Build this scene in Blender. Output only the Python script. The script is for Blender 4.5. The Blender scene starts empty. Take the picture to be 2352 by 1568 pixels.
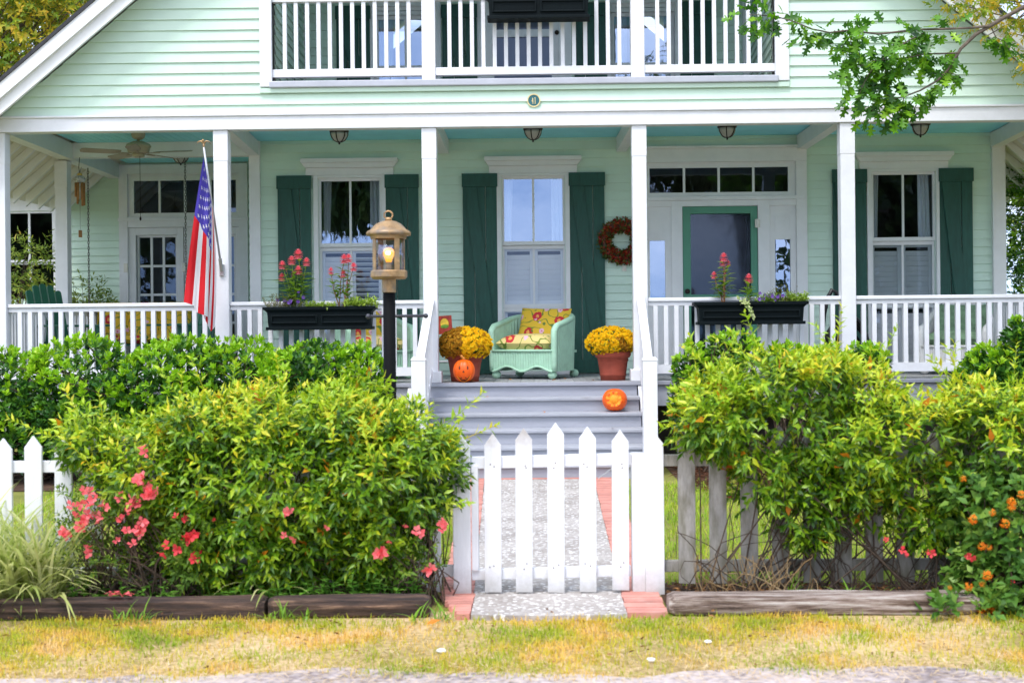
import bpy, math, random
import numpy as np
from mathutils import Vector, Matrix
random.seed(7); rng = np.random.default_rng(7)
sc = bpy.context.scene; COL = sc.collection
PI = math.pi
# ---------------------------------------------------------------- camera calibration (photo measured on a 2352 px wide copy)
F = 3136.0; CX, CY = 1176.0, 784.0; VPX, VPY = 1226.0, 753.0
YAW = math.atan((VPX-CX)/F); ROLL = .0098
CAM = Vector((0, -14.1, 1.405))
W_ = Vector((-math.sin(YAW), math.cos(YAW), 0)); R0 = Vector((math.cos(YAW), math.sin(YAW), 0)); U0 = Vector((0, 0, 1))
R_ = R0*math.cos(ROLL)-U0*math.sin(ROLL); U_ = R0*math.sin(ROLL)+U0*math.cos(ROLL)
FL = .845                                             # porch floor height
def D(x, y, Y):
    d = W_+R_*((x-CX)/F)-U_*((y-VPY)/F)
    return CAM+d*((Y-CAM.y)/d.y)
def S(Y): return F/(Y-CAM.y)
def rect(x0, y0, x1, y1, Y):
    xm, ym = (x0+x1)/2, (y0+y1)/2
    return D(x0, ym, Y).x, D(x1, ym, Y).x, D(xm, y1, Y).z, D(xm, y0, Y).z
def zp(ox, oy, x, y): return ((ox+x/3.267)*.91875, (oy+y/3.267)*.91875)

# ---------------------------------------------------------------- objects
def tag(o, label=None, cat=None, group=None, kind=None):
    if label: o['label'] = label
    if cat: o['category'] = cat
    if group: o['group'] = group
    if kind: o['kind'] = kind
    return o
def thing(name, label, cat, loc=(0, 0, 0), rz=0, group=None):
    o = bpy.data.objects.new(name, None); COL.objects.link(o); o.empty_display_size = .1
    o.location = loc; o.rotation_euler = (0, 0, rz)
    return tag(o, label, cat, group)
def wloc(o):
    v = Vector((0, 0, 0))
    while o: v += Vector(o.location); o = o.parent
    return v
def link(me, name, parent=None, loc=None):
    o = bpy.data.objects.new(name, me); COL.objects.link(o)
    if parent: o.parent = parent
    if loc is not None: o.location = loc
    return o
def copy_tree(o, parent=None):
    c = o.copy(); COL.objects.link(c); c.parent = parent
    for ch in list(o.children): copy_tree(ch, c)
    return c

class MB:
    def __init__(s): s.v = []; s.f = []; s.mi = []
    def add(s, vs, fs, m=0):
        b = len(s.v); s.v += [tuple(p) for p in vs]; s.f += [tuple(b+i for i in f) for f in fs]; s.mi += [m]*len(fs); return s
    def box(s, x0, x1, y0, y1, z0, z1, m=0):
        if x0 > x1: x0, x1 = x1, x0
        if y0 > y1: y0, y1 = y1, y0
        if z0 > z1: z0, z1 = z1, z0
        return s.add([(x0,y0,z0),(x1,y0,z0),(x1,y1,z0),(x0,y1,z0),(x0,y0,z1),(x1,y0,z1),(x1,y1,z1),(x0,y1,z1)],
                     [(3,2,1,0),(4,5,6,7),(0,1,5,4),(1,2,6,5),(2,3,7,6),(3,0,4,7)], m)
    def obox(s, c, sx, sy, sz, M, m=0):
        c = Vector(c); vs = []
        for z in (-sz/2, sz/2):
            for x, y in ((-sx/2,-sy/2),(sx/2,-sy/2),(sx/2,sy/2),(-sx/2,sy/2)): vs.append(c+M@Vector((x, y, z)))
        return s.add(vs, [(3,2,1,0),(4,5,6,7),(0,1,5,4),(1,2,6,5),(2,3,7,6),(3,0,4,7)], m)
    def beam(s, a, b, w, h, m=0, up=(0,0,1)):
        a = Vector(a); b = Vector(b); d = (b-a); L = d.length; d.normalize()
        x = d.cross(Vector(up)); x.normalize(); z = x.cross(d)
        M = Matrix((x, d, z)).transposed()
        return s.obox((a+b)/2, w, L, h, M, m)
    def prism(s, poly, y0, y1, m=0):                 # poly of (x,z), counter-clockwise seen from the front (-y)
        n = len(poly); vs = [(x, y0, z) for x, z in poly]+[(x, y1, z) for x, z in poly]
        fs = [tuple(range(n)), tuple(range(2*n-1, n-1, -1))]+[(i, i+n, (i+1) % n+n, (i+1) % n) for i in range(n)]
        return s.add(vs, fs, m)
    def tube(s, pts, r, n=6, m=0, cap=True):
        pts = [Vector(p) for p in pts]; k = len(pts); rs = r if hasattr(r, '__len__') else [r]*k
        vs = []; prev = None
        for i, p in enumerate(pts):
            t = (pts[min(i+1, k-1)]-pts[max(i-1, 0)]).normalized()
            a = t.cross(Vector((0, 0, 1))) if prev is None else prev-t*prev.dot(t)
            if a.length < 1e-4: a = t.cross(Vector((1, 0, 0)))
            a.normalize(); prev = a; b = t.cross(a)
            for j in range(n):
                q = 2*PI*j/n; vs.append(p+(a*math.cos(q)+b*math.sin(q))*rs[i])
        fs = [(i*n+j, i*n+(j+1) % n, (i+1)*n+(j+1) % n, (i+1)*n+j) for i in range(k-1) for j in range(n)]
        if cap: fs += [tuple(range(n-1, -1, -1)), tuple(range((k-1)*n, k*n))]
        return s.add(vs, fs, m)
    def lathe(s, prof, c=(0,0,0), n=24, m=0):
        vs = []; c = Vector(c)
        for r, z in prof:
            for j in range(n):
                q = 2*PI*j/n; vs.append(c+Vector((r*math.cos(q), r*math.sin(q), z)))
        k = len(prof)
        fs = [(i*n+j, i*n+(j+1) % n, (i+1)*n+(j+1) % n, (i+1)*n+j) for i in range(k-1) for j in range(n)]
        if prof[0][0] > 1e-4: fs.append(tuple(range(n-1, -1, -1)))
        if prof[-1][0] > 1e-4: fs.append(tuple(range((k-1)*n, k*n)))
        return s.add(vs, fs, m)
    def ball(s, c, r, nu=12, nv=8, m=0, fn=None):
        c = Vector(c); rr = r if hasattr(r, '__len__') else (r, r, r); vs = []
        for i in range(nv+1):
            th = PI*i/nv
            for j in range(nu):
                ph = 2*PI*j/nu; d = Vector((math.sin(th)*math.cos(ph), math.sin(th)*math.sin(ph), -math.cos(th)))
                k = fn(d, ph, th) if fn else 1
                vs.append(c+Vector((d.x*rr[0], d.y*rr[1], d.z*rr[2]))*k)
        fs = [(i*nu+j, i*nu+(j+1) % nu, (i+1)*nu+(j+1) % nu, (i+1)*nu+j) for i in range(nv) for j in range(nu)]
        return s.add(vs, fs, m)
    def grid(s, fn, nu, nv, m=0):
        vs = [fn(i/nu, j/nv) for j in range(nv+1) for i in range(nu+1)]
        fs = [(j*(nu+1)+i, j*(nu+1)+i+1, (j+1)*(nu+1)+i+1, (j+1)*(nu+1)+i) for j in range(nv) for i in range(nu)]
        return s.add(vs, fs, m)
    def mesh(s, name, mat, off=None, smooth=False):
        me = bpy.data.meshes.new(name)
        v = s.v if off is None else [(p[0]-off[0], p[1]-off[1], p[2]-off[2]) for p in s.v]
        me.from_pydata(v, [], s.f)
        for x in (mat if isinstance(mat, (list, tuple)) else [mat]): me.materials.append(x)
        if any(s.mi): me.polygons.foreach_set('material_index', s.mi)
        if smooth: me.polygons.foreach_set('use_smooth', [True]*len(s.f))
        me.update(); return me
    def build(s, name, mat, parent=None, smooth=False, bevel=0, local=False, loc=None):
        off = None if (local or parent is None) else wloc(parent)
        o = link(s.mesh(name, mat, off, smooth), name, parent, loc)
        if bevel:
            b = o.modifiers.new('bevel', 'BEVEL'); b.width = bevel; b.segments = 2; b.limit_method = 'ANGLE'; b.angle_limit = .7
        if smooth == 'auto' or (bevel and smooth):
            pass
        return o

# ---------------------------------------------------------------- materials
def newmat(name):
    m = bpy.data.materials.new(name); m.use_nodes = True; nt = m.node_tree
    return m, nt, nt.nodes['Principled BSDF']
def nd(nt, t, **k):
    n = nt.nodes.new(t)
    for a, b in k.items():
        if a.startswith('i_'): n.inputs[a[2:].replace('_', ' ')].default_value = b
        else: setattr(n, a, b)
    return n
def c4(c): return (c[0], c[1], c[2], 1)
def ramp(nt, stops, interp='LINEAR'):
    r = nt.nodes.new('ShaderNodeValToRGB'); e = r.color_ramp.elements; r.color_ramp.interpolation = interp
    while len(e) < len(stops): e.new(.5)
    for i, (p, c) in enumerate(stops): e[i].position = p; e[i].color = c4(c)
    return r
def pm(name, col, rough=.55, var=.08, scale=4, bump=0, bscale=60, spec=.4, metal=0, island=0, stretch=None, dirt=None, coat=0):
    """painted / plain surface: base colour broken up by two noises, optional per-board variation and stains"""
    m, nt, b = newmat(name); L = nt.links.new
    tc = nd(nt, 'ShaderNodeTexCoord'); vec = tc.outputs['Object']
    if stretch:
        mp = nd(nt, 'ShaderNodeMapping'); mp.inputs['Scale'].default_value = stretch; L(vec, mp.inputs[0]); vec = mp.outputs[0]
    n1 = nd(nt, 'ShaderNodeTexNoise'); n1.inputs['Scale'].default_value = scale; n1.inputs['Detail'].default_value = 6; n1.inputs['Roughness'].default_value = .65
    L(vec, n1.inputs['Vector'])
    lo = [max(0, x*(1-var*2)) for x in col]; hi = [min(1, x*(1+var*2)) for x in col]
    r = ramp(nt, [(.25, lo), (.5, col), (.75, hi)]); L(n1.outputs['Fac'], r.inputs[0]); out = r.outputs[0]
    if island:
        g = nd(nt, 'ShaderNodeNewGeometry'); mr = nd(nt, 'ShaderNodeMapRange'); mr.inputs[3].default_value = 1-island; mr.inputs[4].default_value = 1+island
        L(g.outputs['Random Per Island'], mr.inputs[0]); hs = nd(nt, 'ShaderNodeHueSaturation'); L(mr.outputs[0], hs.inputs['Value']); L(out, hs.inputs['Color']); out = hs.outputs[0]
    if dirt:
        n2 = nd(nt, 'ShaderNodeTexNoise'); n2.inputs['Scale'].default_value = dirt[1]; n2.inputs['Detail'].default_value = 8; L(vec, n2.inputs['Vector'])
        r2 = ramp(nt, [(dirt[2], (0,0,0)), (min(1, dirt[2]+.18), (1,1,1))]); L(n2.outputs['Fac'], r2.inputs[0])
        mx = nd(nt, 'ShaderNodeMix', data_type='RGBA'); mul = nd(nt, 'ShaderNodeMath', operation='MULTIPLY'); mul.inputs[1].default_value = dirt[3]
        L(r2.outputs[0], mul.inputs[0]); L(mul.outputs[0], mx.inputs[0]); L(out, mx.inputs[6]); mx.inputs[7].default_value = c4(dirt[0]); out = mx.outputs[2]
    L(out, b.inputs['Base Color']); b.inputs['Roughness'].default_value = rough; b.inputs['Specular IOR Level'].default_value = spec; b.inputs['Metallic'].default_value = metal
    if coat: b.inputs['Coat Weight'].default_value = coat
    if bump:
        n3 = nd(nt, 'ShaderNodeTexNoise'); n3.inputs['Scale'].default_value = bscale; n3.inputs['Detail'].default_value = 4; L(vec, n3.inputs['Vector'])
        bp = nd(nt, 'ShaderNodeBump'); bp.inputs['Strength'].default_value = bump; bp.inputs['Distance'].default_value = .01
        L(n3.outputs['Fac'], bp.inputs['Height']); L(bp.outputs[0], b.inputs['Normal'])
    return m
def leafmat(name, stops, rough=.4, transl=.3, patch=.35, pscale=2.5, spec=.4):
    m, nt, b = newmat(name); L = nt.links.new
    g = nd(nt, 'ShaderNodeNewGeometry'); n = nd(nt, 'ShaderNodeTexNoise'); n.inputs['Scale'].default_value = pscale; n.inputs['Detail'].default_value = 3
    L(g.outputs['Position'], n.inputs['Vector'])
    a = nd(nt, 'ShaderNodeMath', operation='MULTIPLY_ADD'); a.inputs[1].default_value = 1-patch; L(g.outputs['Random Per Island'], a.inputs[0])
    c = nd(nt, 'ShaderNodeMapRange'); c.inputs[1].default_value = .3; c.inputs[2].default_value = .7; c.inputs[3].default_value = 0; c.inputs[4].default_value = patch
    L(n.outputs['Fac'], c.inputs[0]); L(c.outputs[0], a.inputs[2])
    r = ramp(nt, stops); L(a.outputs[0], r.inputs[0]); L(r.outputs[0], b.inputs['Base Color'])
    b.inputs['Roughness'].default_value = rough; b.inputs['Specular IOR Level'].default_value = spec
    t = nd(nt, 'ShaderNodeBsdfTranslucent'); L(r.outputs[0], t.inputs[0])
    mx = nd(nt, 'ShaderNodeMixShader'); mx.inputs[0].default_value = transl; L(b.outputs[0], mx.inputs[1]); L(t.outputs[0], mx.inputs[2])
    L(mx.outputs[0], nt.nodes['Material Output'].inputs['Surface'])
    return m
def glassmat(name, refl=.3, tint=(.85,.9,.95), rough=.01, wav=.02):
    m, nt, b = newmat(name); L = nt.links.new; nt.nodes.remove(b)
    t = nd(nt, 'ShaderNodeBsdfTransparent'); t.inputs[0].default_value = c4(tint)
    g = nd(nt, 'ShaderNodeBsdfGlossy'); g.inputs['Roughness'].default_value = rough; g.inputs[0].default_value = (.58,.70,.95,1)
    if wav:
        n = nd(nt, 'ShaderNodeTexNoise'); n.inputs['Scale'].default_value = 3; tc = nd(nt, 'ShaderNodeTexCoord'); L(tc.outputs['Object'], n.inputs['Vector'])
        bp = nd(nt, 'ShaderNodeBump'); bp.inputs['Strength'].default_value = wav; bp.inputs['Distance'].default_value = .05; L(n.outputs['Fac'], bp.inputs['Height']); L(bp.outputs[0], g.inputs['Normal'])
    mx = nd(nt, 'ShaderNodeMixShader'); mx.inputs[0].default_value = refl; L(t.outputs[0], mx.inputs[1]); L(g.outputs[0], mx.inputs[2])
    L(mx.outputs[0], nt.nodes['Material Output'].inputs['Surface'])
    return m

# ---------------------------------------------------------------- leaves
T_OVATE = (np.array([(0,0,0),(.42,.5,.07),(.45,0,0),(.42,-.5,.07),(1,0,-.1)]), [(0,2,1),(0,3,2),(1,2,4),(2,3,4)])
T_OBOV = (np.array([(0,0,0),(.66,.5,.08),(.6,0,.0),(.66,-.5,.08),(1,0,.0)]), [(0,2,1),(0,3,2),(1,2,4),(2,3,4)])
T_DIA = (np.array([(0,0,0),(.5,.5,.0),(1,0,0),(.5,-.5,0)]), [(0,3,2),(0,2,1)])
_o = [(0,.03),(.12,.06),(.2,.30),(.27,.34),(.3,.14),(.42,.13),(.5,.5),(.6,.5),(.58,.2),(.68,.2),(.8,.36),(.86,.28),(.84,.1),(1,.02)]
_ol = [(0,0,0),(.3,0,-.02),(.5,0,-.03),(.7,0,-.03),(.88,0,-.01)]
_pts = [(a, w, .06*w*2) for a, w in _o]+[(a, -w, .06*w*2) for a, w in reversed(_o)]
def _oak():
    v = [(.55, 0, -.03)]+_pts; n = len(_pts)
    return np.array(v), [(0, i+1, (i+1) % n+1) for i in range(n)]
T_OAK = _oak()
def unit(a): return a/np.maximum(np.linalg.norm(a, axis=1, keepdims=True), 1e-9)
def rand_dirs(n): return unit(rng.normal(size=(n, 3)))
def tri_mesh(name, V, Fc, mats, mi=None, smooth=False):
    me = bpy.data.meshes.new(name); V = np.ascontiguousarray(V, dtype=np.float32); Fc = np.ascontiguousarray(Fc, dtype=np.int32)
    me.vertices.add(len(V)); me.vertices.foreach_set('co', V.ravel())
    me.loops.add(Fc.size); me.loops.foreach_set('vertex_index', Fc.ravel())
    me.polygons.add(len(Fc)); me.polygons.foreach_set('loop_start', np.arange(0, Fc.size, 3, dtype=np.int32))
    try: me.polygons.foreach_set('loop_total', np.full(len(Fc), 3, dtype=np.int32))
    except Exception: pass
    for m in (mats if isinstance(mats, (list, tuple)) else [mats]): me.materials.append(m)
    if mi is not None: me.polygons.foreach_set('material_index', np.ascontiguousarray(mi, dtype=np.int32))
    if smooth: me.polygons.foreach_set('use_smooth', np.ones(len(Fc), dtype=bool))
    me.update(calc_edges=True); me.validate(); return me
class LV:
    """collects leaves (base point, axis, normal, length, width, material index) and makes one mesh"""
    def __init__(s): s.V = []; s.F = []; s.M = []; s.n = 0
    def add(s, P, A, N, L, W, T=T_OVATE, m=0):
        P = np.asarray(P, float); A = unit(np.asarray(A, float)); N = np.asarray(N, float); n = len(P)
        L = np.broadcast_to(np.asarray(L, float), (n,)); W = np.broadcast_to(np.asarray(W, float), (n,))
        B = unit(np.cross(N, A)+1e-6); N = np.cross(A, B); t, f = T; k = len(t); f = np.array(f)
        V = P[:, None]+t[None, :, 0:1]*(L[:, None]*A)[:, None]+t[None, :, 1:2]*(W[:, None]*B)[:, None]+t[None, :, 2:3]*(L[:, None]*N)[:, None]
        s.V.append(V.reshape(-1, 3)); fc = (f[None]+(np.arange(n)*k)[:, None, None]).reshape(-1, 3)+s.n
        s.F.append(fc); s.n += n*k
        mm = np.broadcast_to(np.asarray(m), (n,)); s.M.append(np.repeat(mm, len(f))); return s
    def tubes(s, paths, r0, r1, m=0, n=4):
        for p in paths:
            mb = MB(); mb.tube(p, list(np.linspace(r0, r1, len(p))), n=n, cap=False)
            V = np.array(mb.v); f = []
            for q in mb.f: f += [(q[0], q[1], q[2]), (q[0], q[2], q[3])]
            s.V.append(V); s.F.append(np.array(f)+s.n); s.n += len(V); s.M.append(np.full(len(f), m))
        return s
    def build(s, name, mats, parent=None, smooth=False):
        V = np.concatenate(s.V); off = np.array(wloc(parent)) if parent else 0
        return link(tri_mesh(name, V-off, np.concatenate(s.F), mats, np.concatenate(s.M), smooth), name, parent)
def nz(p, f=1., seed=0.):
    x, y, z = p[:, 0]*f+seed, p[:, 1]*f+seed*1.7, p[:, 2]*f-seed
    return (np.sin(2.1*x+1.3*np.sin(1.7*z+y))+np.sin(2.7*z+1.9*np.sin(1.3*y-x))+np.sin(2.3*y+1.1*np.sin(2.9*x+z)))/3
def sample(ells, n, lo=.8, hi=1.04, disp=.1, hole=9., seed=1., zmin=.02, front=0.):
    E = np.array(ells, float); ar = (E[:, 3]*E[:, 5]+E[:, 3]*E[:, 4]+E[:, 4]*E[:, 5]); pr = ar/ar.sum(); P = []; Nn = []; got = 0
    for _ in range(40):
        m = n*2; k = rng.choice(len(E), m, p=pr); d = rand_dirs(m)
        r = rng.uniform(lo, hi, m); c = E[k, :3]; R = E[k, 3:]
        q0 = c+d*R; r = r*(1+disp*nz(q0, 2.2, seed)); p = c+d*R*r[:, None]; nn = unit(d/R)
        ok = p[:, 2] > zmin
        for j in range(len(E)):
            fj = (((p-E[j, :3])/E[j, 3:])**2).sum(1)**.5; ok &= (fj > lo*.93) | (k == j)
        ok &= (nz(p, 3.7, seed+5)*.75+nz(p, 9.5, seed+9)*.35) < hole
        if front: ok &= (nn[:, 1] < .35) | (rng.random(m) > front)
        P.append(p[ok]); Nn.append(nn[ok]); got += ok.sum()
        if got >= n: break
    return np.concatenate(P)[:n], np.concatenate(Nn)[:n]
def frame(a):
    h = np.where(np.abs(a[:, 2:3]) < .9, np.array([[0, 0, 1.]]), np.array([[1., 0, 0]])); e1 = unit(np.cross(a, h)); return e1, np.cross(a, e1)
def whorl(lv, C, A, n, L, W, th=(.6, 1.3), T=T_OBOV, m=0, back=.0):
    e1, e2 = frame(A); k = len(C); ph0 = rng.uniform(0, 6.28, k)
    for i in range(n):
        ph = ph0+i*2.4+rng.uniform(-.2, .2, k); t = rng.uniform(*th, k)*(.55+.45*(i/max(1, n-1)))
        rad = e1*np.cos(ph)[:, None]+e2*np.sin(ph)[:, None]
        d = A*np.cos(t)[:, None]+rad*np.sin(t)[:, None]; nrm = A*np.sin(t)[:, None]-rad*np.cos(t)[:, None]
        lv.add(C-A*(back*i/n), d, nrm, L*rng.uniform(.7, 1.2, k), W*rng.uniform(.8, 1.15, k), T, m)
def shoot(lv, C, A, ln, n, L, W, droop=.5, T=T_OVATE, m=0):
    """opposite leaves along a short shoot"""
    e1, e2 = frame(A); k = len(C); ph0 = rng.uniform(0, 6.28, k)
    for i in range(n):
        f = (i//2+.5)/(n/2); ph = ph0+(i % 2)*PI+(i//2)*1.6+rng.uniform(-.3, .3, k)
        rad = e1*np.cos(ph)[:, None]+e2*np.sin(ph)[:, None]; t = rng.uniform(.7, 1.3, k)*(1.1-.6*f)
        d = A*np.cos(t)[:, None]+rad*np.sin(t)[:, None]; nrm = A*np.sin(t)[:, None]-rad*np.cos(t)[:, None]
        d = d+np.array([[0, 0, -droop]])*rng.uniform(.3, 1.2, (k, 1)); nrm = nrm+np.array([[0, 0, .6]])
        lv.add(C+A*(ln*f)[:, None] if hasattr(ln, '__len__') else C+A*(ln*f), d, nrm, L*rng.uniform(.5, 1.35, k)*(1.05-.3*f), W*rng.uniform(.65, 1.25, k)*(1.05-.3*f), T, m)
def up(N, k):
    return unit(N+np.array([[0, 0, k]]))
# ================================================================ materials
M = {}
M['white'] = pm('white_paint', (.75,.75,.765), .5, .03, 6, bump=.12, bscale=40, dirt=((.55,.54,.5), 9, .66, .35))
M['white2'] = pm('white_trim', (.76,.76,.75), .5, .03, 5, bump=.06, bscale=50)
M['siding'] = pm('mint_siding', (.60,.755,.625), .6, .03, 2.5, bump=.08, bscale=30, island=.04, dirt=((.42,.56,.46), 4, .66, .4))
M['green'] = pm('dark_green_paint', (.014,.078,.056), .5, .14, 6, bump=.25, bscale=35, island=.12, stretch=(6,6,1), dirt=((.05,.12,.09), 20, .64, .5))
M['gdark'] = pm('deep_green_door', (.010,.045,.033), .45, .08)
M['gmid'] = pm('sea_green_screen_door', (.085,.27,.175), .5, .05, bump=.1)
M['ceil'] = pm('haint_blue_ceiling', (.33,.82,.93), .6, .04, 3)
M['stair'] = pm('blue_grey_deck_paint', (.355,.365,.41), .55, .05, 3, bump=.15, bscale=25, stretch=(1,4,4), dirt=((.5,.51,.56), 7, .62, .5))
M['tread'] = pm('worn_tread_paint', (.37,.38,.42), .55, .08, 3, bump=.2, bscale=25, stretch=(1,5,5), dirt=((.20,.19,.19), 5, .60, .55))
M['deck'] = pm('grey_deck_boards', (.31,.31,.32), .6, .1, 5, bump=.2, stretch=(6,1,1), island=.12, dirt=((.15,.14,.13), 6, .6, .5))
M['flash'] = pm('grey_deck_edge', (.46,.47,.52), .5, .05, 4, bump=.2, bscale=15)
M['black'] = pm('black_plastic', (.003,.0035,.004), .7, .1, bump=.05, spec=.12)
M['planter'] = pm('black_green_planter', (.0025,.006,.007), .6, .15, 5, bump=.1, bscale=30, spec=.12)
M['cream'] = pm('cream_soffit', (.74,.70,.58), .6, .03)
M['pink'] = pm('pink_fascia', (.62,.42,.38), .7, .1, 9)
M['shingle'] = pm('dark_shingles', (.045,.045,.05), .9, .25, 30, bump=.5, bscale=90)
M['curtain'] = pm('white_curtain', (.78,.79,.82), .9, .04)
M['louver'] = pm('louver_paint', (.70,.71,.71), .55, .02)
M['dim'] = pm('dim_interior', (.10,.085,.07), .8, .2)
M['glass'] = glassmat('window_glass', .34)
M['glassd'] = glassmat('old_window_glass', .09, (.75,.8,.82))
M['glassl'] = glassmat('lower_sash_glass', .07, (.95,.96,.97)); M['glassw'] = glassmat('shaded_window_glass', .05, (.6,.65,.68)); M['screen'] = glassmat('screened_glass', .055, (.3,.32,.36), .06)
M['bronze'] = pm('dark_bronze', (.035,.026,.02), .5, .3, 20, metal=.6)
M['frost'] = pm('seeded_glass', (.42,.40,.37), .25, .08, 12)
M['brass'] = pm('weathered_brass', (.36,.225,.105), .48, .35, 14, metal=.5, bump=.2, dirt=((.22,.19,.16), 11, .5, .8))
M['hinge'] = pm('pale_hinge_metal', (.6,.58,.5), .4, .1, metal=.4)
M['steel'] = pm('grey_metal_pole', (.5,.5,.5), .35, .08, metal=.7)
M['terra'] = pm('terracotta', (.29,.055,.03), .75, .14, 7, bump=.25, bscale=45, dirt=((.42,.22,.17), 8, .66, .4))
M['orange'] = pm('pumpkin_skin', (.88,.115,.003), .42, .06, 5)
M['orange2'] = pm('pumpkin_flesh', (.95,.30,.012), .6, .15, 14)
M['carve'] = pm('carved_dark', (.16,.03,.005), .7, .2)
M['mint'] = pm('mint_wicker', (.38,.61,.45), .55, .08, 9, bump=.3, bscale=80)
M['chairgreen'] = pm('green_chair_paint', (.022,.115,.065), .45, .08, 6, bump=.1)
M['wicker_white'] = pm('white_wicker', (.72,.72,.7), .6, .08, 12, bump=.5, bscale=90)
M['soil'] = pm('potting_soil', (.03,.02,.013), .95, .4, 30, bump=.5)
M['bark'] = pm('bark', (.13,.10,.075), .9, .3, 18, bump=.6, bscale=40)
M['twig'] = pm('twigs', (.10,.068,.046), .85, .3, 25)
M['hose'] = pm('black_rubber', (.012,.012,.013), .4, .1)
M['wet'] = M['black']

# ================================================================ house
H = thing('house', 'mint green clapboard house with white columned porch, dark green shutters and an upstairs balcony', 'house', (0, 2.4, 0))
def siding(mb, o, du, a0, a1, z0, z1, n, e, holes=(), top=None):
    """lap boards on the plane o + du*a, outward normal n; a0,a1 numbers or functions of z"""
    o = Vector(o); du = Vector(du); n = Vector(n); f0 = a0 if callable(a0) else (lambda z: a0); f1 = a1 if callable(a1) else (lambda z: a1)
    z = z0
    while z < z1-1e-4:
        zt = min(z+e, z1); cuts = [(f0(z), f1(z), f0(zt), f1(zt))]
        for (h0, h1, hz0, hz1) in holes:
            if zt > hz0+1e-4 and z < hz1-1e-4:
                nc = []
                for (p, q, pt, qt) in cuts:
                    if q <= h0 or p >= h1: nc.append((p, q, pt, qt)); continue
                    if p < h0: nc.append((p, h0, pt, h0))
                    if q > h1: nc.append((h1, q, h1, qt))
                cuts = nc
        for (p, q, pt, qt) in cuts:
            js = [0]+([random.uniform(.2, .8)] if q-p > 2.2 else [])+[1]
            for i in range(len(js)-1):
                g = .0012 if i else 0
                A, B = p+(q-p)*js[i]+g, p+(q-p)*js[i+1]; C_, E_ = pt+(qt-pt)*js[i]+g, pt+(qt-pt)*js[i+1]
                if E_-C_ < .002: E_ = C_+.002
                jz = random.uniform(-.0015, .0015)
                b0 = o+du*A+n*.021; b1 = o+du*B+n*.021; t0 = o+du*C_+n*.003; t1 = o+du*E_+n*.003; l0 = o+du*A; l1 = o+du*B
                z_ = lambda v, h: (v.x, v.y, v.z+h)
                mb.add([z_(b0, z+jz), z_(b1, z+jz), z_(t1, zt), z_(t0, zt), z_(l0, z+jz), z_(l1, z+jz)], [(0, 1, 2, 3), (4, 5, 1, 0)])
        z = zt
def backing(mb, x0, x1, z0, z1, y, holes):
    """solid sheathing behind siding with the same openings"""
    xs = sorted({x0, x1}|{h for q in holes for h in q[:2]}); zs = sorted({z0, z1}|{h for q in holes for h in q[2:]})
    for i in range(len(xs)-1):
        for j in range(len(zs)-1):
            xm, zm = (xs[i]+xs[i+1])/2, (zs[j]+zs[j+1])/2
            if x0 < xm < x1 and z0 < zm < z1 and not any(h[0] < xm < h[1] and h[2] < zm < h[3] for h in holes):
                mb.box(xs[i], xs[i+1], y, y+.1, zs[j], zs[j+1])
CZ = 3.694; BB, BT = 3.482, 3.622; EX = .102; YW = 2.4; YF = 4.4
WX = {'a': -2.207, 'b': .0084, 'd': 4.458}
DX0, DX1, _, _ = rect(1457, 336, 1852, 600, YW); DZ1 = D(1650, 336, YW).z
zW = dict(cap=3.468, fr=3.416, frb=3.268, g=3.216, r1=2.405, r2=1.668, b=.975)
PLX0, PLX1, _, _ = rect(575, 350, 600, 690, YW); PRX0, PRX1, _, _ = rect(2277, 350, 2307, 690, YW)
# --- main wall, ground floor
holes = [(WX[k]-.38, WX[k]+.38, .9, zW['g']+.02) for k in WX]+[(DX0+.08, DX1-.08, .8, DZ1-.14)]
mb = MB(); siding(mb, (0, YW, 0), (1, 0, 0), PLX0+.02, PRX1-.02, FL-.05, CZ, (0, -1, 0), EX, holes); backing(mb, PLX0, PRX1, .7, CZ, YW+.02, holes); mb.build('wall', M['siding'], H)
# --- main wall upstairs (back of the balcony)
wl = rect(862, 35, 1000, 196, YW); wr = rect(1405, 35, 1548, 196, YW); dd = rect(1135, 20, 1267, 196, YW); ZU0, ZU1 = 3.9, 5.56
h2 = [(wl[0]-.01, wl[1]+.01, 4.0, 5.3), (wr[0]-.01, wr[1]+.01, 4.0, 5.3), (dd[0]-.12, dd[1]+.2, 3.9, 5.4)]
BX0 = rect(698, 0, 700, 160, YW)[0]; BX1 = rect(1710, 0, 1722, 160, YW)[1]
mb = MB(); siding(mb, (0, YW, 0), (1, 0, 0), BX0-.3, BX1+.3, ZU0, ZU1, (0, -1, 0), EX, h2); backing(mb, -3.1, 3.1, CZ+.06, ZU1, YW+.02, h2); mb.build('wall', M['siding'], H)
# --- gable wall on the front plane with the balcony opening
OX0, OX1, _, _ = rect(625, 0, 1779, 186, 0); ZD1 = D(900, 186, 0).z; ZD0 = D(900, 201, 0).z
RK, RZ = .833, 8.13
gx = lambda z: (RZ+.1-z)/RK
mb = MB(); siding(mb, (0, 0, 0), (1, 0, 0), lambda z: -gx(z), gx, BT+.004, 8.1, (0, -1, 0), .1115, [(OX0-.03, OX1+.03, ZD0, ZU1+.02)])
backing(mb, -5.5, 5.5, BT+.004, 4.0, .01, [(OX0, OX1, ZD1-.05, 4.2)])
mb.prism([(-4.95, 4.0), (OX0, 4.0), (OX0, ZU1), (-3.1, ZU1)], .01, .1); mb.prism([(OX1, 4.0), (4.95, 4.0), (3.1, ZU1), (OX1, ZU1)], .01, .1); mb.prism([(-3.1, ZU1), (3.1, ZU1), (0, 8.14)], .012, .1)
mb.build('wall', M['siding'], H)
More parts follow.
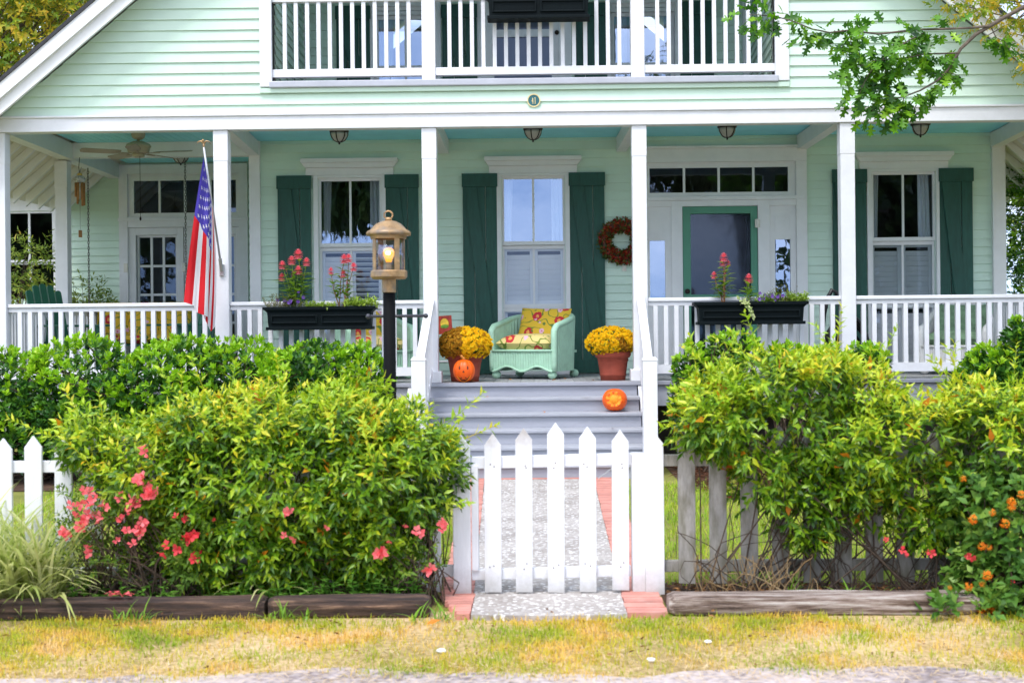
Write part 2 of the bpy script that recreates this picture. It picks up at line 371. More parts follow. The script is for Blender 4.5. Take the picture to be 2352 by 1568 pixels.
# --- balcony side walls
for sx, xa, xb, nn in ((-1, OX0, BX0, 1), (1, OX1, BX1, -1)):
    mb = MB(); d = Vector((xb-xa, YW-.1, 0)); ln = d.length; d.normalize()
    n_ = Vector((d.y, -d.x, 0))*(1 if nn > 0 else -1)
    siding(mb, (xa, .1, 0), d, 0, ln, ZD1, ZU1, n_, EX); mb.build('wall', M['siding'], H)
# corner boards upstairs
mb = MB()
x0, x1, _, _ = rect(1706, 0, 1722, 160, YW-.05); mb.box(x0, x1, YW-.09, YW-.03, ZD1, ZU1); mb.build('corner_board', M['white2'], H); mb = MB()
x0, x1, _, _ = rect(692, 0, 700, 160, YW-.05); mb.box(x0, x1, YW-.09, YW-.03, ZD1, ZU1); mb.build('corner_board', M['white2'], H)
# --- side bodies, floor/ceiling slabs, rear
mb = MB(); mb.box(PRX1-.12, PRX1, YW+.13, 9, .7, CZ); mb.box(PLX0, PLX0+.1, YW+.13, YF-.02, .7, CZ); mb.box(-9.4, PRX1, 9, 9.1, .0, 4.5); mb.prism([(-4.3, 4.5), (4.3, 4.5), (0, 8.1)], 9, 9.1)
siding(mb, (PRX1+.01, YW+.05, 0), (0, 1, 0), 0, 6.6, .75, CZ, (1, 0, 0), EX); siding(mb, (PLX0-.01, YF, 0), (0, -1, 0), 0, YF-YW-.04, .8, CZ, (-1, 0, 0), EX); mb.build('wall', M['siding'], H)
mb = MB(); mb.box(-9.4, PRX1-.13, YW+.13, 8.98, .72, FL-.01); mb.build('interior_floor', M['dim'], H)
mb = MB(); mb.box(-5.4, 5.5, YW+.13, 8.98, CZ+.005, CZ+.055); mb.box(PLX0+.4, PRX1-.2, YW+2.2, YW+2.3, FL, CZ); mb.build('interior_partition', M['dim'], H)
# --- wing with french doors, left of the porch
FX0, FX1, _, _ = rect(276, 378, 571, 690, YF); FZ1 = D(420, 378, YF).z
wx0, wx1, wz0, wz1 = rect(10, 485, 126, 690, YF)
hw = [(FX0+.06, FX1-.06, .8, FZ1-.1), (wx0, wx1, wz0+.02, wz1-.02)]
mb = MB(); siding(mb, (0, YF, 0), (1, 0, 0), -9.4, PLX0, .3, 3.72, (0, -1, 0), EX, hw); backing(mb, -9.4, PLX0, .1, 3.72, YF+.02, hw); mb.build('wall', M['siding'], H)
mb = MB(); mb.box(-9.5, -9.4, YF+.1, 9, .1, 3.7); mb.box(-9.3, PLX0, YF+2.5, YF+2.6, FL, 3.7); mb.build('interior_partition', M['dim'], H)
mb = MB(); mb.add([(-10, 3.85, 3.62), (-5.9, 3.85, 3.62), (-5.9, 9.2, 4.7), (-10, 9.2, 4.7), (-10, 3.85, 3.52), (-5.9, 3.85, 3.52), (-5.9, 9.2, 4.6), (-10, 9.2, 4.6)],
                  [(0,1,2,3), (7,6,5,4), (0,4,5,1), (1,5,6,2), (2,6,7,3), (3,7,4,0)]); mb.build('roof', M['shingle'], H)
mb = MB(); mb.box(-10, -6.0, 3.82, 3.845, 3.45, 3.66); mb.build('fascia', M['pink'], H)
mb = MB(); mb.box(-10, -5.95, 3.86, YF-.03, 3.40, 3.43); mb.build('soffit', M['cream'], H)
for i in range(7):
    x = -9.3+i*.44; mb = MB(); mb.prism([(x-.03, 3.20-.0), (x+.03, 3.23), (x+.03, 3.40), (x-.03, 3.40)], 3.9, 4.25); mb.build('rafter_tail', M['white2'], H)
# --- great roof with rakes and rafter tails
rz = lambda x: RZ-RK*abs(x)
for s in (-1, 1):
    XE = 6.38*s
    def slab(mb, lo, hi, y0, y1, xa=0):
        vs = [(xa*s, y0, rz(xa)+lo), (XE, y0, rz(XE)+lo), (XE, y1, rz(XE)+lo), (xa*s, y1, rz(xa)+lo), (xa*s, y0, rz(xa)+hi), (XE, y0, rz(XE)+hi), (XE, y1, rz(XE)+hi), (xa*s, y1, rz(xa)+hi)]
        f = [(3,2,1,0), (4,5,6,7), (0,1,5,4), (1,2,6,5), (2,3,7,6), (3,0,4,7)]
        mb.add(vs, f if s > 0 else [q[::-1] for q in f])
    mb = MB(); slab(mb, .30, .345, -.36, 9.2); mb.build('roof', M['shingle'], H)
    mb = MB(); slab(mb, .24, .298, -.28, 9.15); mb.build('roof_deck', M['cream'], H)
    mb = MB(); slab(mb, 0, .165, -.30, -.26); slab(mb, .14, .298, -.345, -.262); mb.build('rake_board', M['white2'], H)
    for i in range(18):
        y = .25+i*.42; mb = MB(); xi = 5.62
        p = [(xi*s, rz(xi)+.235), (6.3*s, rz(6.3)+.235), (6.3*s, rz(6.3)+.09), (xi*s, rz(xi)+.15)]
        mb.prism(p if s > 0 else p[::-1], y, y+.05); mb.build('rafter_tail', M['white2'], H)
# --- porch ceiling, frieze beams, cross beams
mb = MB(); xa = -5.5
def planks(mb, x0, x1, y0, y1, along, w=.09):
    k = int(round(((x1-x0) if along == 'y' else (y1-y0))/w))
    for i in range(k):
        if along == 'y': mb.box(x0+i*w, x0+(i+1)*w-.006, y0, y1, CZ+.001, CZ+.02)
        else: mb.box(x0, x1, y0+i*w, y0+(i+1)*w-.004, CZ+.001, CZ+.02)
planks(mb, -5.5, -3.35, .13, YF-.03, 'y'); planks(mb, -3.34, 5.5, .13, YW-.02, 'x', .0875); mb.box(-5.5, 5.5, .1, YF, CZ+.021, CZ+.05)
mb.build('porch_ceiling', M['ceil'], H)
mb = MB(); mb.box(-6.2, 6.2, -.03, .13, BB, BT); mb.box(-6.2, 6.2, -.05, .02, BT, BT+.022); mb.build('porch_beam', M['white'], H, bevel=.004)
CXs = [D(2, 500, .07).x, D(511.5, 500, .07).x, D(988, 500, .07).x, D(1468.5, 500, .07).x, D(1944.5, 500, .07).x, 5.40]
for i, x in enumerate(CXs[1:]):
    tgt = [PLX0+.06, x, x-.03, x, PRX0+.05][i]
    mb = MB(); mb.beam((x, .131, 3.60), (tgt, YW-.022, 3.60), .12, .17); mb.build('porch_beam', M['white2'], H)
PX = D(145, 500, YW).x
mb = MB(); mb.beam((CXs[0]-.02, .131, 3.59), (PX+.02, YF-.02, 3.59), .15, .2); mb.build('porch_beam', M['white2'], H)
mb = MB(); mb.box(PX+.08, PLX0-.001, YW-.07, YW+.07, 3.515, CZ-.002); mb.build('porch_beam', M['white2'], H)
# --- columns
def column(x, y, base=True, w=.148):
    mb = MB(); mb.box(x-w/2, x+w/2, y-w/2, y+w/2, FL+.001, BB-.001)
    mb.box(x-w/2-.003, x+w/2+.003, y-w/2-.003, y+w/2+.003, 3.16, BB-.002)
    if base: mb.box(x-w/2-.035, x+w/2+.035, y-w/2-.035, y+w/2+.035, FL+.001, FL+.12)
    return mb.build('porch_column', M['white'], H, bevel=.006)
for i, x in enumerate(CXs): column(x, .07, i in (2, 3))
column(PX, YW, False, .15)
mb = MB(); mb.box(PLX0, PLX1, YW-.06, YW+.02, FL, CZ); mb.build('pilaster', M['white2'], H, bevel=.004)
mb = MB(); mb.box(PRX0, PRX1, YW-.06, YW+.02, FL, CZ); mb.build('pilaster', M['white2'], H, bevel=.004)
# --- porch floor, skirt
mb = MB()
for i in range(80): mb.box(-5.6+i*.14, -5.6+(i+1)*.14-.004, -.10, YW+.0, FL-.03, FL)
for i in range(17): mb.box(-5.6+i*.14, -5.6+(i+1)*.14-.004, YW+.001, YF, FL-.03, FL)
mb.build('porch_floor', M['deck'], H)
mb = MB(); mb.box(-5.62, 5.62, -.125, -.101, FL-.036, FL+.002); mb.build('floor_nosing', M['stair'], H, bevel=.004)
for a, b in ((-5.6, CXs[2]-.13), (CXs[3]+.13, 5.6)):
    mb = MB(); mb.box(a, b, -.09, -.05, FL-.25, FL-.037); mb.build('porch_skirt', M['flash'], H)
mb = MB(); mb.box(-5.6, 5.6, .6, .7, 0, FL-.04); mb.build('foundation', M['dim'], H)
# --- steps
SX0, SX1 = -1.245, D(1466, 900, -.15).x; RR, TT = .141, .27
st = MB()
for k in range(1, 6):
    zt = FL-k*RR; yf = -.125-k*TT
    t = MB(); t.box(SX0, SX1, yf, yf+TT+.03, zt-.035, zt); t.build('step_tread', M['tread'], H, bevel=.008)
for k in range(0, 6):
    zt = FL-k*RR; yf = -.125-k*TT; t = MB(); t.box(SX0+.01, SX1-.01, yf+.03, yf+.05, max(0.001, zt-RR), zt-.036); t.build('step_riser', M['stair'], H)
for x in (SX0-.05, SX1+.001):
    t = MB(); yb = -.125-5*TT; poly = [(-.1, FL-.04), (-.1, .05), (yb+.02, .003), (yb+.02, RR), ]
    vs = [(x, p, q) for p, q in poly]+[(x+.049, p, q) for p, q in poly]
    t.add(vs, [(0,1,2,3), (7,6,5,4), (0,4,5,1), (1,5,6,2), (2,6,7,3), (3,7,4,0)]); t.build('stair_stringer', M['white'], H)
# --- railings
BAL = None
def baluster(p, parent, z0, z1, w=.044):
    h = z1-z0; key = (round(h, 3), w)
    if key not in BALM:
        m_ = MB(); m_.box(-w/2, w/2, -w/2, w/2, 0, h); BALM[key] = m_.mesh('baluster', M['white'])
    return link(BALM[key], 'baluster', parent, Vector((p[0], p[1], z0))-wloc(parent))
BALM = {}
ZR1 = D(1700, 682, .07).z; ZB0, ZB1 = D(2100, 852, .07).z, D(2100, 832, .07).z
def porch_rail(a, b, n, off=0):
    a = Vector(a); b = Vector(b); d = (b-a).normalized(); sp = .1075
    m_ = MB(); up_ = Vector((0, 0, ZR1-.02)); m_.beam(a+up_, b+up_, .085, .04); m_.beam(a+up_-Vector((0, 0, .045)), b+up_-Vector((0, 0, .045)), .045, .045)
    r = m_.build('porch_railing', M['white'], H, bevel=.008)
    m2 = MB(); c = Vector((0, 0, (ZB0+ZB1)/2)); m2.beam(a+c, b+c, .06, ZB1-ZB0); m2.build('bottom_rail', M['white'], r)
    L = (b-a).length; k = int((L-.05)/sp); st_ = (L-(k-1)*sp)/2+off
    for i in range(k): baluster(a+d*(st_+i*sp), r, ZB1+.001, ZR1-.062)
    return r
hw_ = .075
for i in (0, 1, 3, 4): porch_rail((CXs[i]+hw_, .07, 0), (CXs[i+1]-hw_, .07, 0), 0)
porch_rail((CXs[0], .145, 0), (PX, YW-.08, 0), 0); porch_rail((PX, YW+.08, 0), (PX+.02, YF-.03, 0), 0); porch_rail((5.40, .145, 0), (PRX1-.1, YW-.03, 0), 0)
# stair hand rails with newels
YN = -1.27
for s, xc, xn in ((-1, CXs[2], D(962, 860, YN).x), (1, CXs[3], D(1492, 860, YN).x)):
    zt = D(1226+s*265, 822, YN).z; m_ = MB(); w = .135
    m_.box(xn-w/2, xn+w/2, YN-w/2, YN+w/2, .003, zt-.02); m_.add([(xn-.075, YN-.075, zt-.019), (xn+.075, YN-.075, zt-.019), (xn+.075, YN+.075, zt-.019), (xn-.075, YN+.075, zt-.019), (xn-.05, YN-.05, zt+.012), (xn+.05, YN-.05, zt+.012), (xn+.05, YN+.05, zt+.012), (xn-.05, YN+.05, zt+.012)], [(3,2,1,0), (4,5,6,7), (0,1,5,4), (1,2,6,5), (2,3,7,6), (3,0,4,7)])
    r = m_.build('stair_railing', M['white'], H, bevel=.004)
    a = Vector((xc, -.005, D(985, 700, 0).z+.04)); b = Vector((xn, YN+.068, zt-.07))
    m_ = MB(); m_.beam(a, b, .085, .05); m_.build('handrail', M['white'], r, bevel=.006)
    a2 = Vector((xc, -.14, FL+.12)); b2 = Vector((xn, YN+.068, .33)); m_ = MB(); m_.beam(a2, b2, .05, .08); m_.build('bottom_rail', M['white'], r)
    for i in range(8):
        t_ = (i+.8)/8.6; p = a.lerp(b, t_); q = a2.lerp(b2, t_); baluster((p.x, p.y, 0), r, q.z, p.z-.02)
# --- balcony
mb = MB(); mb.box(OX0, OX1, .0, YW, ZD0+.02, ZD1-.002); mb.build('balcony_floor', M['deck'], H)
mb = MB(); ex0 = D(619, 193, -.05).x; ex1 = D(1788, 193, -.05).x; mb.box(ex0, ex1, -.075, -.0195, ZD0, ZD1); mb.build('balcony_edge', M['flash'], H, bevel=.01)
cx0 = D(597.5, 100, 0).x; cx1 = D(1811, 100, 0).x; zc1 = D(1200, 194, 0).z; zc0 = D(1200, 208, 0).z
mb = MB(); mb.box(cx0, OX0, -.045, .16, zc1, 5.7); mb.box(OX1, cx1, -.045, .16, zc1, 5.7); mb.box(OX0, OX1, -.045, .16, ZU1, 5.7); mb.build('balcony_casing', M['white'], H, bevel=.004)
mb = MB(); mb.box(cx0, cx1, -.042, -.002, zc0, min(zc1, ZD0)-.002); mb.build('balcony_trim', M['siding'], H, bevel=.003)
zr0, zr1 = D(800, 176, 0).z, D(800, 158, 0).z; zt0 = D(800, 3, 0).z
bpx = [D(985, 100, .05).x, D(1463.5, 100, .05).x]
for x in bpx:
    mb = MB(); mb.box(x-.07, x+.07, -.02, .12, ZD1, ZU1); mb.build('balcony_post', M['white'], H, bevel=.006)
segs = [(OX0, bpx[0]-.07), (bpx[0]+.07, bpx[1]-.07), (bpx[1]+.07, OX1)]
for (a, b), firsts in zip(segs, ([D(*zp(640,0,237,300), .05).x], [D(*zp(640,0,1580,300), .05).x], [D(*zp(1240,0,1317,300), .05).x])):
    m_ = MB(); m_.box(a, b, .01, .09, zt0, zt0+.05); r = m_.build('balcony_railing', M['white'], H, bevel=.006)
    m_ = MB(); m_.box(a, b, .0, .075, zr0, zr1); m_.build('bottom_rail', M['white'], r, bevel=.004)
    x = firsts[0]
    while x < b-.03: baluster((x, .045, 0), r, zr1+.001, zt0-.001, .04); x += .1172
mb = MB(); mb.box(OX0-.1, OX1+.1, .165, YW, ZU1+.002, ZU1+.04); mb.build('balcony_ceiling', M['ceil'], H)

# --- windows
def sash(par, x0, x1, z0, z1, y, cols=2, rows=1, fw=.045, mw=.026, d=.035, glass='glass', name='sash', mat='white2'):
    m_ = MB(); m_.box(x0, x0+fw, y, y+d, z0, z1); m_.box(x1-fw, x1, y, y+d, z0, z1); m_.box(x0+fw, x1-fw, y, y+d, z0, z0+fw); m_.box(x0+fw, x1-fw, y, y+d, z1-fw, z1)
    for i in range(1, cols): xx = x0+fw+(x1-x0-2*fw)*i/cols; m_.box(xx-mw/2, xx+mw/2, y+.004, y+d-.003, z0+fw, z1-fw)
    for j in range(1, rows):
        zz = z0+fw+(z1-z0-2*fw)*j/rows; m_.box(x0+fw, x1-fw, y+.006, y+d-.005, zz-mw/2, zz+mw/2)
    m_.build(name, M[mat], par)
    g = MB(); g.add([(x0+fw*.5, y+d*.5, z0+fw*.5), (x1-fw*.5, y+d*.5, z0+fw*.5), (x1-fw*.5, y+d*.5, z1-fw*.5), (x0+fw*.5, y+d*.5, z1-fw*.5)], [(0,1,2,3)]); g.build('pane', M[glass], par)
def curtain(par, x0, x1, z0, z1, y, taper=.0):
    m_ = MB(); m_.grid(lambda u, v: (x0+(x1-x0)*u*(1-taper*(1-v)), y+.018*math.sin(u*19+v*1.5), z0+(z1-z0)*v), 24, 6); m_.build('curtain', M['curtain'], par, smooth=True)
def louver(par, x0, x1, z0, z1, y, fw=.045, closed=True):
    m_ = MB(); m_.box(x0, x0+fw, y, y+.025, z0, z1); m_.box(x1-fw, x1, y, y+.025, z0, z1); m_.box(x0+fw, x1-fw, y, y+.025, z0, z0+fw*1.2); m_.box(x0+fw, x1-fw, y, y+.025, z1-fw*1.6, z1)
    n = int((z1-z0-.12)/.062); R = Matrix.Rotation(math.radians(28 if closed else 62), 3, 'X')
    for i in range(n): m_.obox(((x0+x1)/2, y+.014, z0+.085+i*.062), x1-x0-2*fw-.002, .008, .066, R)
    m_.build('interior_shutter', M['louver'], par)
def window(xc, kind):
    Z = zW; y = YW; hw = .429
    m_ = MB(); m_.box(xc-hw-.012, xc-hw+.045, y-.045, y+.1, Z['b']-.09, Z['frb']-.001); m_.box(xc+hw-.045, xc+hw+.012, y-.045, y+.1, Z['b']-.09, Z['frb']-.001); m_.box(xc-hw+.045, xc+hw-.045, y-.045, y+.1, Z['g']+.02, Z['frb']-.001)
    m_.box(xc-hw-.03, xc+hw+.03, y-.07, y+.1, Z['b']-.13, Z['b']-.09)
    w = m_.build('window', M['white2'], H, bevel=.003)
    m_ = MB(); m_.box(xc-.531, xc+.531, y-.05, y+.02, Z['frb'], Z['fr']-.06); p = [(.531, Z['fr']-.06), (.556, Z['fr']-.03), (.575, Z['fr'])]
    m_.prism([(xc-.531, p[0][1]+.0005), (xc+.531, p[0][1]+.0005), (xc+.556, p[1][1]), (xc+.575, p[2][1]), (xc-.575, p[2][1]), (xc-.556, p[1][1])], y-.085, y+.02)
    m_.box(xc-.584, xc+.584, y-.11, y+.02, Z['fr'], Z['cap']); m_.build('window_head', M['white2'], w, bevel=.003)
    s0, s1 = xc-hw+.03, xc+hw-.03
    gl = 'glassd' if kind == 'd' else 'glass'
    sash(w, s0, s1, Z['r1'], Z['g']+.03, y-.0, glass=gl); sash(w, s0, s1, Z['r2']-.02, Z['r1']-.002, y+.04, glass='glassd' if kind == 'd' else 'glassl'); sash(w, s0, s1, Z['b']-.06, Z['r2']-.022, y+.04, glass='glassl')
    for a, b, t in ((xc-.35, xc-.25, .25), (xc+.22, xc+.36, -.1)): curtain(w, a, b, Z['r1']-.02, Z['g']+.02, y+.16, t)
    for i, (a, b) in enumerate(((xc-.37, xc-.003), (xc+.003, xc+.37))):
        cl = not (kind == 'a' and i == 1)
        louver(w, a, b, Z['r2']+.01, Z['r1']-.0, y+.1, closed=cl); louver(w, a, b, Z['b']-.05, Z['r2']-.01, y+.1, closed=cl)
    return w
for k in WX: window(WX[k], k)
def shutter(x0, x1, z0, z1, flip=1, y=YW):
    m_ = MB(); w = x1-x0; yb = y-.022
    cuts = [0, .34, .66, 1]
    for i in range(3): m_.box(x0+w*cuts[i]+.005, x0+w*cuts[i+1]-.005, yb-.024, yb, z0, z1-.004*i)
    sh = m_.build('shutter', M['green'], H, bevel=.002)
    m_ = MB(); m_.box(x0-.004, x1+.004, yb-.05, yb-.0245, z1-.155, z1+.005); m_.build('batten', M['green'], sh, bevel=.003)
    m_ = MB(); m_.box(x0-.004, x1+.004, yb-.05, yb-.0245, z0-.003, z0+.155); m_.build('batten', M['green'], sh, bevel=.003)
    za, zb = z1-.156, z0+.156; q = .15
    p = [(x0+w*.06, za), (x0+w-q, zb), (x0+w-.01, zb), (x0+w*.06+q, za)]
    if flip < 0: p = [(x0+x1-a, b) for a, b in reversed(p)]
    m_ = MB(); m_.prism(p, yb-.046, yb-.0246); m_.build('brace', M['green'], sh, bevel=.002)
zs0, zs1 = .862, 3.262
for x0, x1 in ((638, 716), (886, 963), (1063, 1143), (1308, 1390), (1912, 1991), (2157, 2235)):
    a, b, _, _ = rect(x0, 500, x1, 620, YW-.03); shutter(a, b, zs0, zs1)
# upstairs windows, shutters, screen door
for (q, lab) in ((wl, 0), (wr, 1)):
    m_ = MB(); y = YW; x0, x1 = q[0], q[1]; m_.box(x0-.07, x0-.01, y-.04, y+.1, ZD1, 5.3); m_.box(x1+.01, x1+.07, y-.04, y+.1, ZD1, 5.3); m_.box(x0-.07, x1+.07, y-.04, y+.1, 5.3, 5.4)
    w = m_.build('window', M['white2'], H, bevel=.003); zm = D(900, 35, YW).z
    sash(w, x0-.01, x1+.01, zm, 5.3, y, 1, 1); sash(w, x0-.01, x1+.01, ZD1+.0, zm-.002, y+.04, 2, 2, glass='glass')
    curtain(w, x0, x0+.2, ZD1, zm, y+.2); curtain(w, x1-.1, x1, ZD1, zm, y+.2); curtain(w, x0, x1, zm-.02, 5.28, y+.2)
for x0, x1 in ((772, 851), (1015, 1096), (1318, 1395), (1561, 1640)):
    a, b, _, _ = rect(x0, 20, x1, 180, YW-.03); shutter(a, b, ZD1+.02, 5.3)
m_ = MB(); x0, x1 = D(1097, 100, YW).x, D(1312, 100, YW).x; q0, q1 = D(1131, 100, YW).x, D(1283, 100, YW).x
m_.box(x0, q0, YW-.045, YW+.08, ZD1, 5.4); m_.box(q1, x1, YW-.045, YW+.08, ZD1, 5.4); m_.box(x0, x1, YW-.05, YW+.08, 5.4, 5.5); dr = m_.build('balcony_door', M['white2'], H, bevel=.003)
zA, zB = D(1200, 86, YW).z, D(1200, 69, YW).z
m_ = MB(); y = YW-.02; m_.box(q0, dd[0], y, y+.04, ZD1+.01, 5.39); m_.box(dd[1], q1, y, y+.04, ZD1+.01, 5.39); m_.box(dd[0], dd[1], y, y+.04, zA, zB); m_.box(dd[0], dd[1], y, y+.04, ZD1+.01, ZD1+.03); m_.box(dd[0], dd[1], y, y+.04, 5.3, 5.39); m_.build('door_frame', M['white2'], dr)
m_ = MB(); m_.add([(dd[0], y+.02, ZD1), (dd[1], y+.02, ZD1), (dd[1], y+.02, 5.35), (dd[0], y+.02, 5.35)], [(0,1,2,3)]); m_.build('pane', M['screen'], dr)
m_ = MB(); c = D(1279, 75, YW-.05); m_.ball(c, .028); m_.build('handle', M['bronze'], dr, smooth=True)
curtain(dr, dd[0]-.05, dd[1]+.05, ZD1, 5.3, YW+.2)
# --- front door with transom and sidelights
y = YW; m_ = MB(); Zt0 = D(1650, 449, YW).z; Zh = D(1650, 373, YW).z
m_.box(DX0, DX1, y-.06, y+.02, Zh+.001, DZ1-.03); m_.box(DX0-.02, DX1+.02, y-.085, y+.02, DZ1-.029, DZ1)
m_.box(DX0, DX0+.13, y-.052, y+.12, FL, Zh); m_.box(DX1-.13, DX1, y-.052, y+.12, FL, Zh); m_.box(DX0+.02, DX1-.02, y-.062, y+.05, Zt0-.06, Zt0-.012)
dx0, dx1, dz0, dz1 = rect(1568, 474, 1741, 850, YW)
for a, b in ((D(1542, 600, YW).x, dx0), (dx1, D(1767, 600, YW).x)): m_.box(a, b, y-.048, y+.1, FL, Zt0-.061)
m_.box(DX0+.13, DX1-.13, y-.045, y+.1, dz1, Zt0-.061)
fd = m_.build('front_door', M['white2'], H, bevel=.003)
tx = [(1493, 1568), (1573, 1648), (1653, 1728), (1733, 1808)]; tz0, tz1 = D(1650, 440, YW).z, D(1650, 386, YW).z
x0, x1 = D(1491, 413, YW).x, D(1810, 413, YW).x
sash(fd, x0-.045, x1+.045, Zt0-.01, tz1+.05, y-.02, 4, 1, .047, .028, glass='glassd', name='transom_frame')
m_ = MB(); m_.box(DX0+.131, x0-.043, y-.015, y+.05, Zt0-.011, Zh); m_.box(x1+.043, DX1-.131, y-.015, y+.05, Zt0-.011, Zh); m_.box(x0-.043, x1+.043, y-.015, y+.05, tz1+.048, Zh); m_.build('transom_casing', M['white2'], fd)
for a, b in ((D(1478, 600, YW).x, D(1542, 600, YW).x), (D(1767, 600, YW).x, D(1828, 600, YW).x)):
    xm = (a+b)/2; hwid = .093; zg0, zg1 = D(1500, 692, YW).z, D(1500, 553, YW).z
    m_ = MB(); zz = [FL+.02, zg0, zg1, dz1]
    m_.box(a, xm-hwid, y-.02, y+.03, FL, dz1); m_.box(xm+hwid, b, y-.02, y+.03, FL, dz1); m_.box(xm-hwid, xm+hwid, y-.02, y+.03, zg1, dz1); m_.box(xm-hwid, xm+hwid, y-.02, y+.03, FL, zg0)
    for c0, c1 in ((D(1500, 533, YW).z, D(1500, 500, YW).z), (FL+.5, FL+.66), (FL+.28, FL+.44), (FL+.06, FL+.22)):
        for t in ((xm-hwid, xm-hwid+.012, c0, c1), (xm+hwid-.012, xm+hwid, c0, c1), (xm-hwid+.012, xm+hwid-.012, c0, c0+.012), (xm-hwid+.012, xm+hwid-.012, c1-.012, c1)): m_.box(t[0], t[1], y-.028, y-.0195, t[2], t[3])
    sl = m_.build('sidelight', M['white2'], fd)
    g = MB(); g.add([(xm-hwid, y, zg0), (xm+hwid, y, zg0), (xm+hwid, y, zg1), (xm-hwid, y, zg1)], [(0,1,2,3)]); g.build('pane', M['glass'], fd)
    g = MB(); g.box(a, b, y+.08, y+.1, FL, zg0-.4); g.build('sidelight_panel', M['white2'], fd)
ix0, ix1, iz0, iz1 = rect(1586, 491, 1724, 667, YW)
m_ = MB(); y0 = y-.03; m_.box(dx0+.004, ix0, y0, y0+.04, FL+.01, dz1-.003); m_.box(ix1, dx1-.004, y0, y0+.04, FL+.01, dz1-.003); m_.box(ix0, ix1, y0, y0+.04, iz1, dz1-.003); m_.box(ix0, ix1, y0, y0+.04, D(1650, 690, YW).z, D(1650, 676, YW).z); m_.box(ix0, ix1, y0, y0+.04, FL+.01, FL+.15); m_.build('screen_door', M['gmid'], fd, bevel=.003)
m_ = MB(); m_.box(ix0-.02, ix0+.045, y+.02, y+.06, FL, iz1+.02); m_.box(ix1-.045, ix1+.02, y+.02, y+.06, FL, iz1+.02); m_.box(ix0+.045, ix1-.045, y+.02, y+.06, iz0-.1, iz0+.005); m_.box(ix0+.045, ix1-.045, y+.02, y+.06, iz1-.03, iz1+.02); m_.box(ix0+.045, ix1-.045, y+.02, y+.06, FL, FL+.7); m_.build('inner_door', M['gdark'], fd)
g = MB(); g.add([(ix0, y+.012, FL+.1), (ix1, y+.012, FL+.1), (ix1, y+.012, iz1), (ix0, y+.012, iz1)], [(0,1,2,3)]); g.build('pane', M['screen'], fd)
g = MB(); c = D(1579, 669, YW-.06); g.ball(c, .032); g.tube([c, c+Vector((0, .05, 0))], .014); g.build('handle', M['bronze'], fd, smooth=True)
g = MB(); c = D(1740, 513, YW-.06); g.box(c.x-.03, c.x+.03, YW-.066, YW-.049, c.z-.05, c.z+.05); g.tube([c+Vector((0, -.01, -.055)), c+Vector((0, -.01, .055))], .01); g.build('hinge', M['hinge'], fd)
# --- french doors on the side porch
y = YF; m_ = MB(); tz0, tz1 = D(430, 489, YF).z, D(430, 415, YF).z; q = [D(v, 450, YF).x for v in (309, 543)]
m_.box(FX0, FX0+.12, y-.06, y+.1, FL, FZ1); m_.box(FX1-.12, FX1, y-.06, y+.1, FL, FZ1); m_.box(FX0+.12, FX1-.12, y-.055, y+.1, tz1+.09, FZ1); zf = D(430, 522, YF).z
m_.box(FX0+.12, FX1-.12, y-.055, y+.1, zf, tz0-.05); m_.box(FX0-.01, FX1+.01, y-.075, y-.0, tz0-.11, tz0-.07)
fr = m_.build('french_doors', M['white'], H, bevel=.003)
sash(fr, q[0]-.06, q[1]+.06, tz0-.06, tz1+.06, y-.03, 4, 1, .06, .03, glass='glassd', name='transom_frame')
m_ = MB(); m_.box(FX0+.121, q[0]-.058, y-.02, y+.05, tz0-.06, FZ1-.02); m_.box(q[1]+.058, FX1-.121, y-.02, y+.05, tz0-.06, FZ1-.02); m_.box(q[0]-.058, q[1]+.058, y-.02, y+.05, tz1+.058, FZ1-.02); m_.box(FX0+.121, D(291, 600, YF).x-.004, y-.02, y+.05, FL, zf); m_.box(D(557, 600, YF).x+.004, FX1-.121, y-.02, y+.05, FL, zf); m_.build('transom_casing', M['white'], fr)
for a, b in ((D(291, 600, YF).x, D(423, 600, YF).x), (D(425, 600, YF).x, D(557, 600, YF).x)):
    g0 = a+(.137), b-.085
    m_ = MB(); zt = D(360, 540, YF).z; m_.box(a, a+.135, y-.03, y+.02, FL+.01, zf-.003); m_.box(b-.085, b, y-.03, y+.02, FL+.01, zf-.003); m_.box(a+.135, b-.085, y-.03, y+.02, zt, zf-.003); m_.box(a+.135, b-.085, y-.03, y+.02, FL+.01, FL+.25); m_.build('door_leaf', M['white'], fr, bevel=.003)
    sash(fr, a+.14, b-.09, FL+.25, zt, y+.02, 3, 4, .03, .032, glass='glassd', name='muntin_grid', mat='louver')
    c = Vector((a+.005 if a < -4.6 else b-.005, y-.06, D(360, 615, YF).z)); m_ = MB(); m_.box(c.x-.025, c.x+.025, c.y-.015, c.y+.005, c.z-.06, c.z+.06); m_.build('hinge', M['hinge'], fr)
# --- wing window
m_ = MB(); y = YF; m_.box(wx1, wx1+.14, y-.04, y+.1, wz0-.1, wz1+.25); m_.box(wx0-.14, wx0, y-.04, y+.1, wz0-.1, wz1+.25); m_.box(wx0, wx1, y-.04, y+.1, wz1, wz1+.25); m_.box(wx0-.16, wx1+.16, y-.07, y+.05, wz0-.14, wz0-.1); m_.box(wx0-.18, wx1+.18, y-.06, y-.0, wz1+.251, wz1+.31)
w = m_.build('window', M['white2'], H, bevel=.003); zm = D(70, 602, YF).z
sash(w, wx0, wx1, zm, wz1, y-.01, 2, 1, .03, .03, glass='glassw'); sash(w, wx0, wx1, wz0-.1, zm-.002, y+.03, 2, 1, .03, .03, glass='glassw')
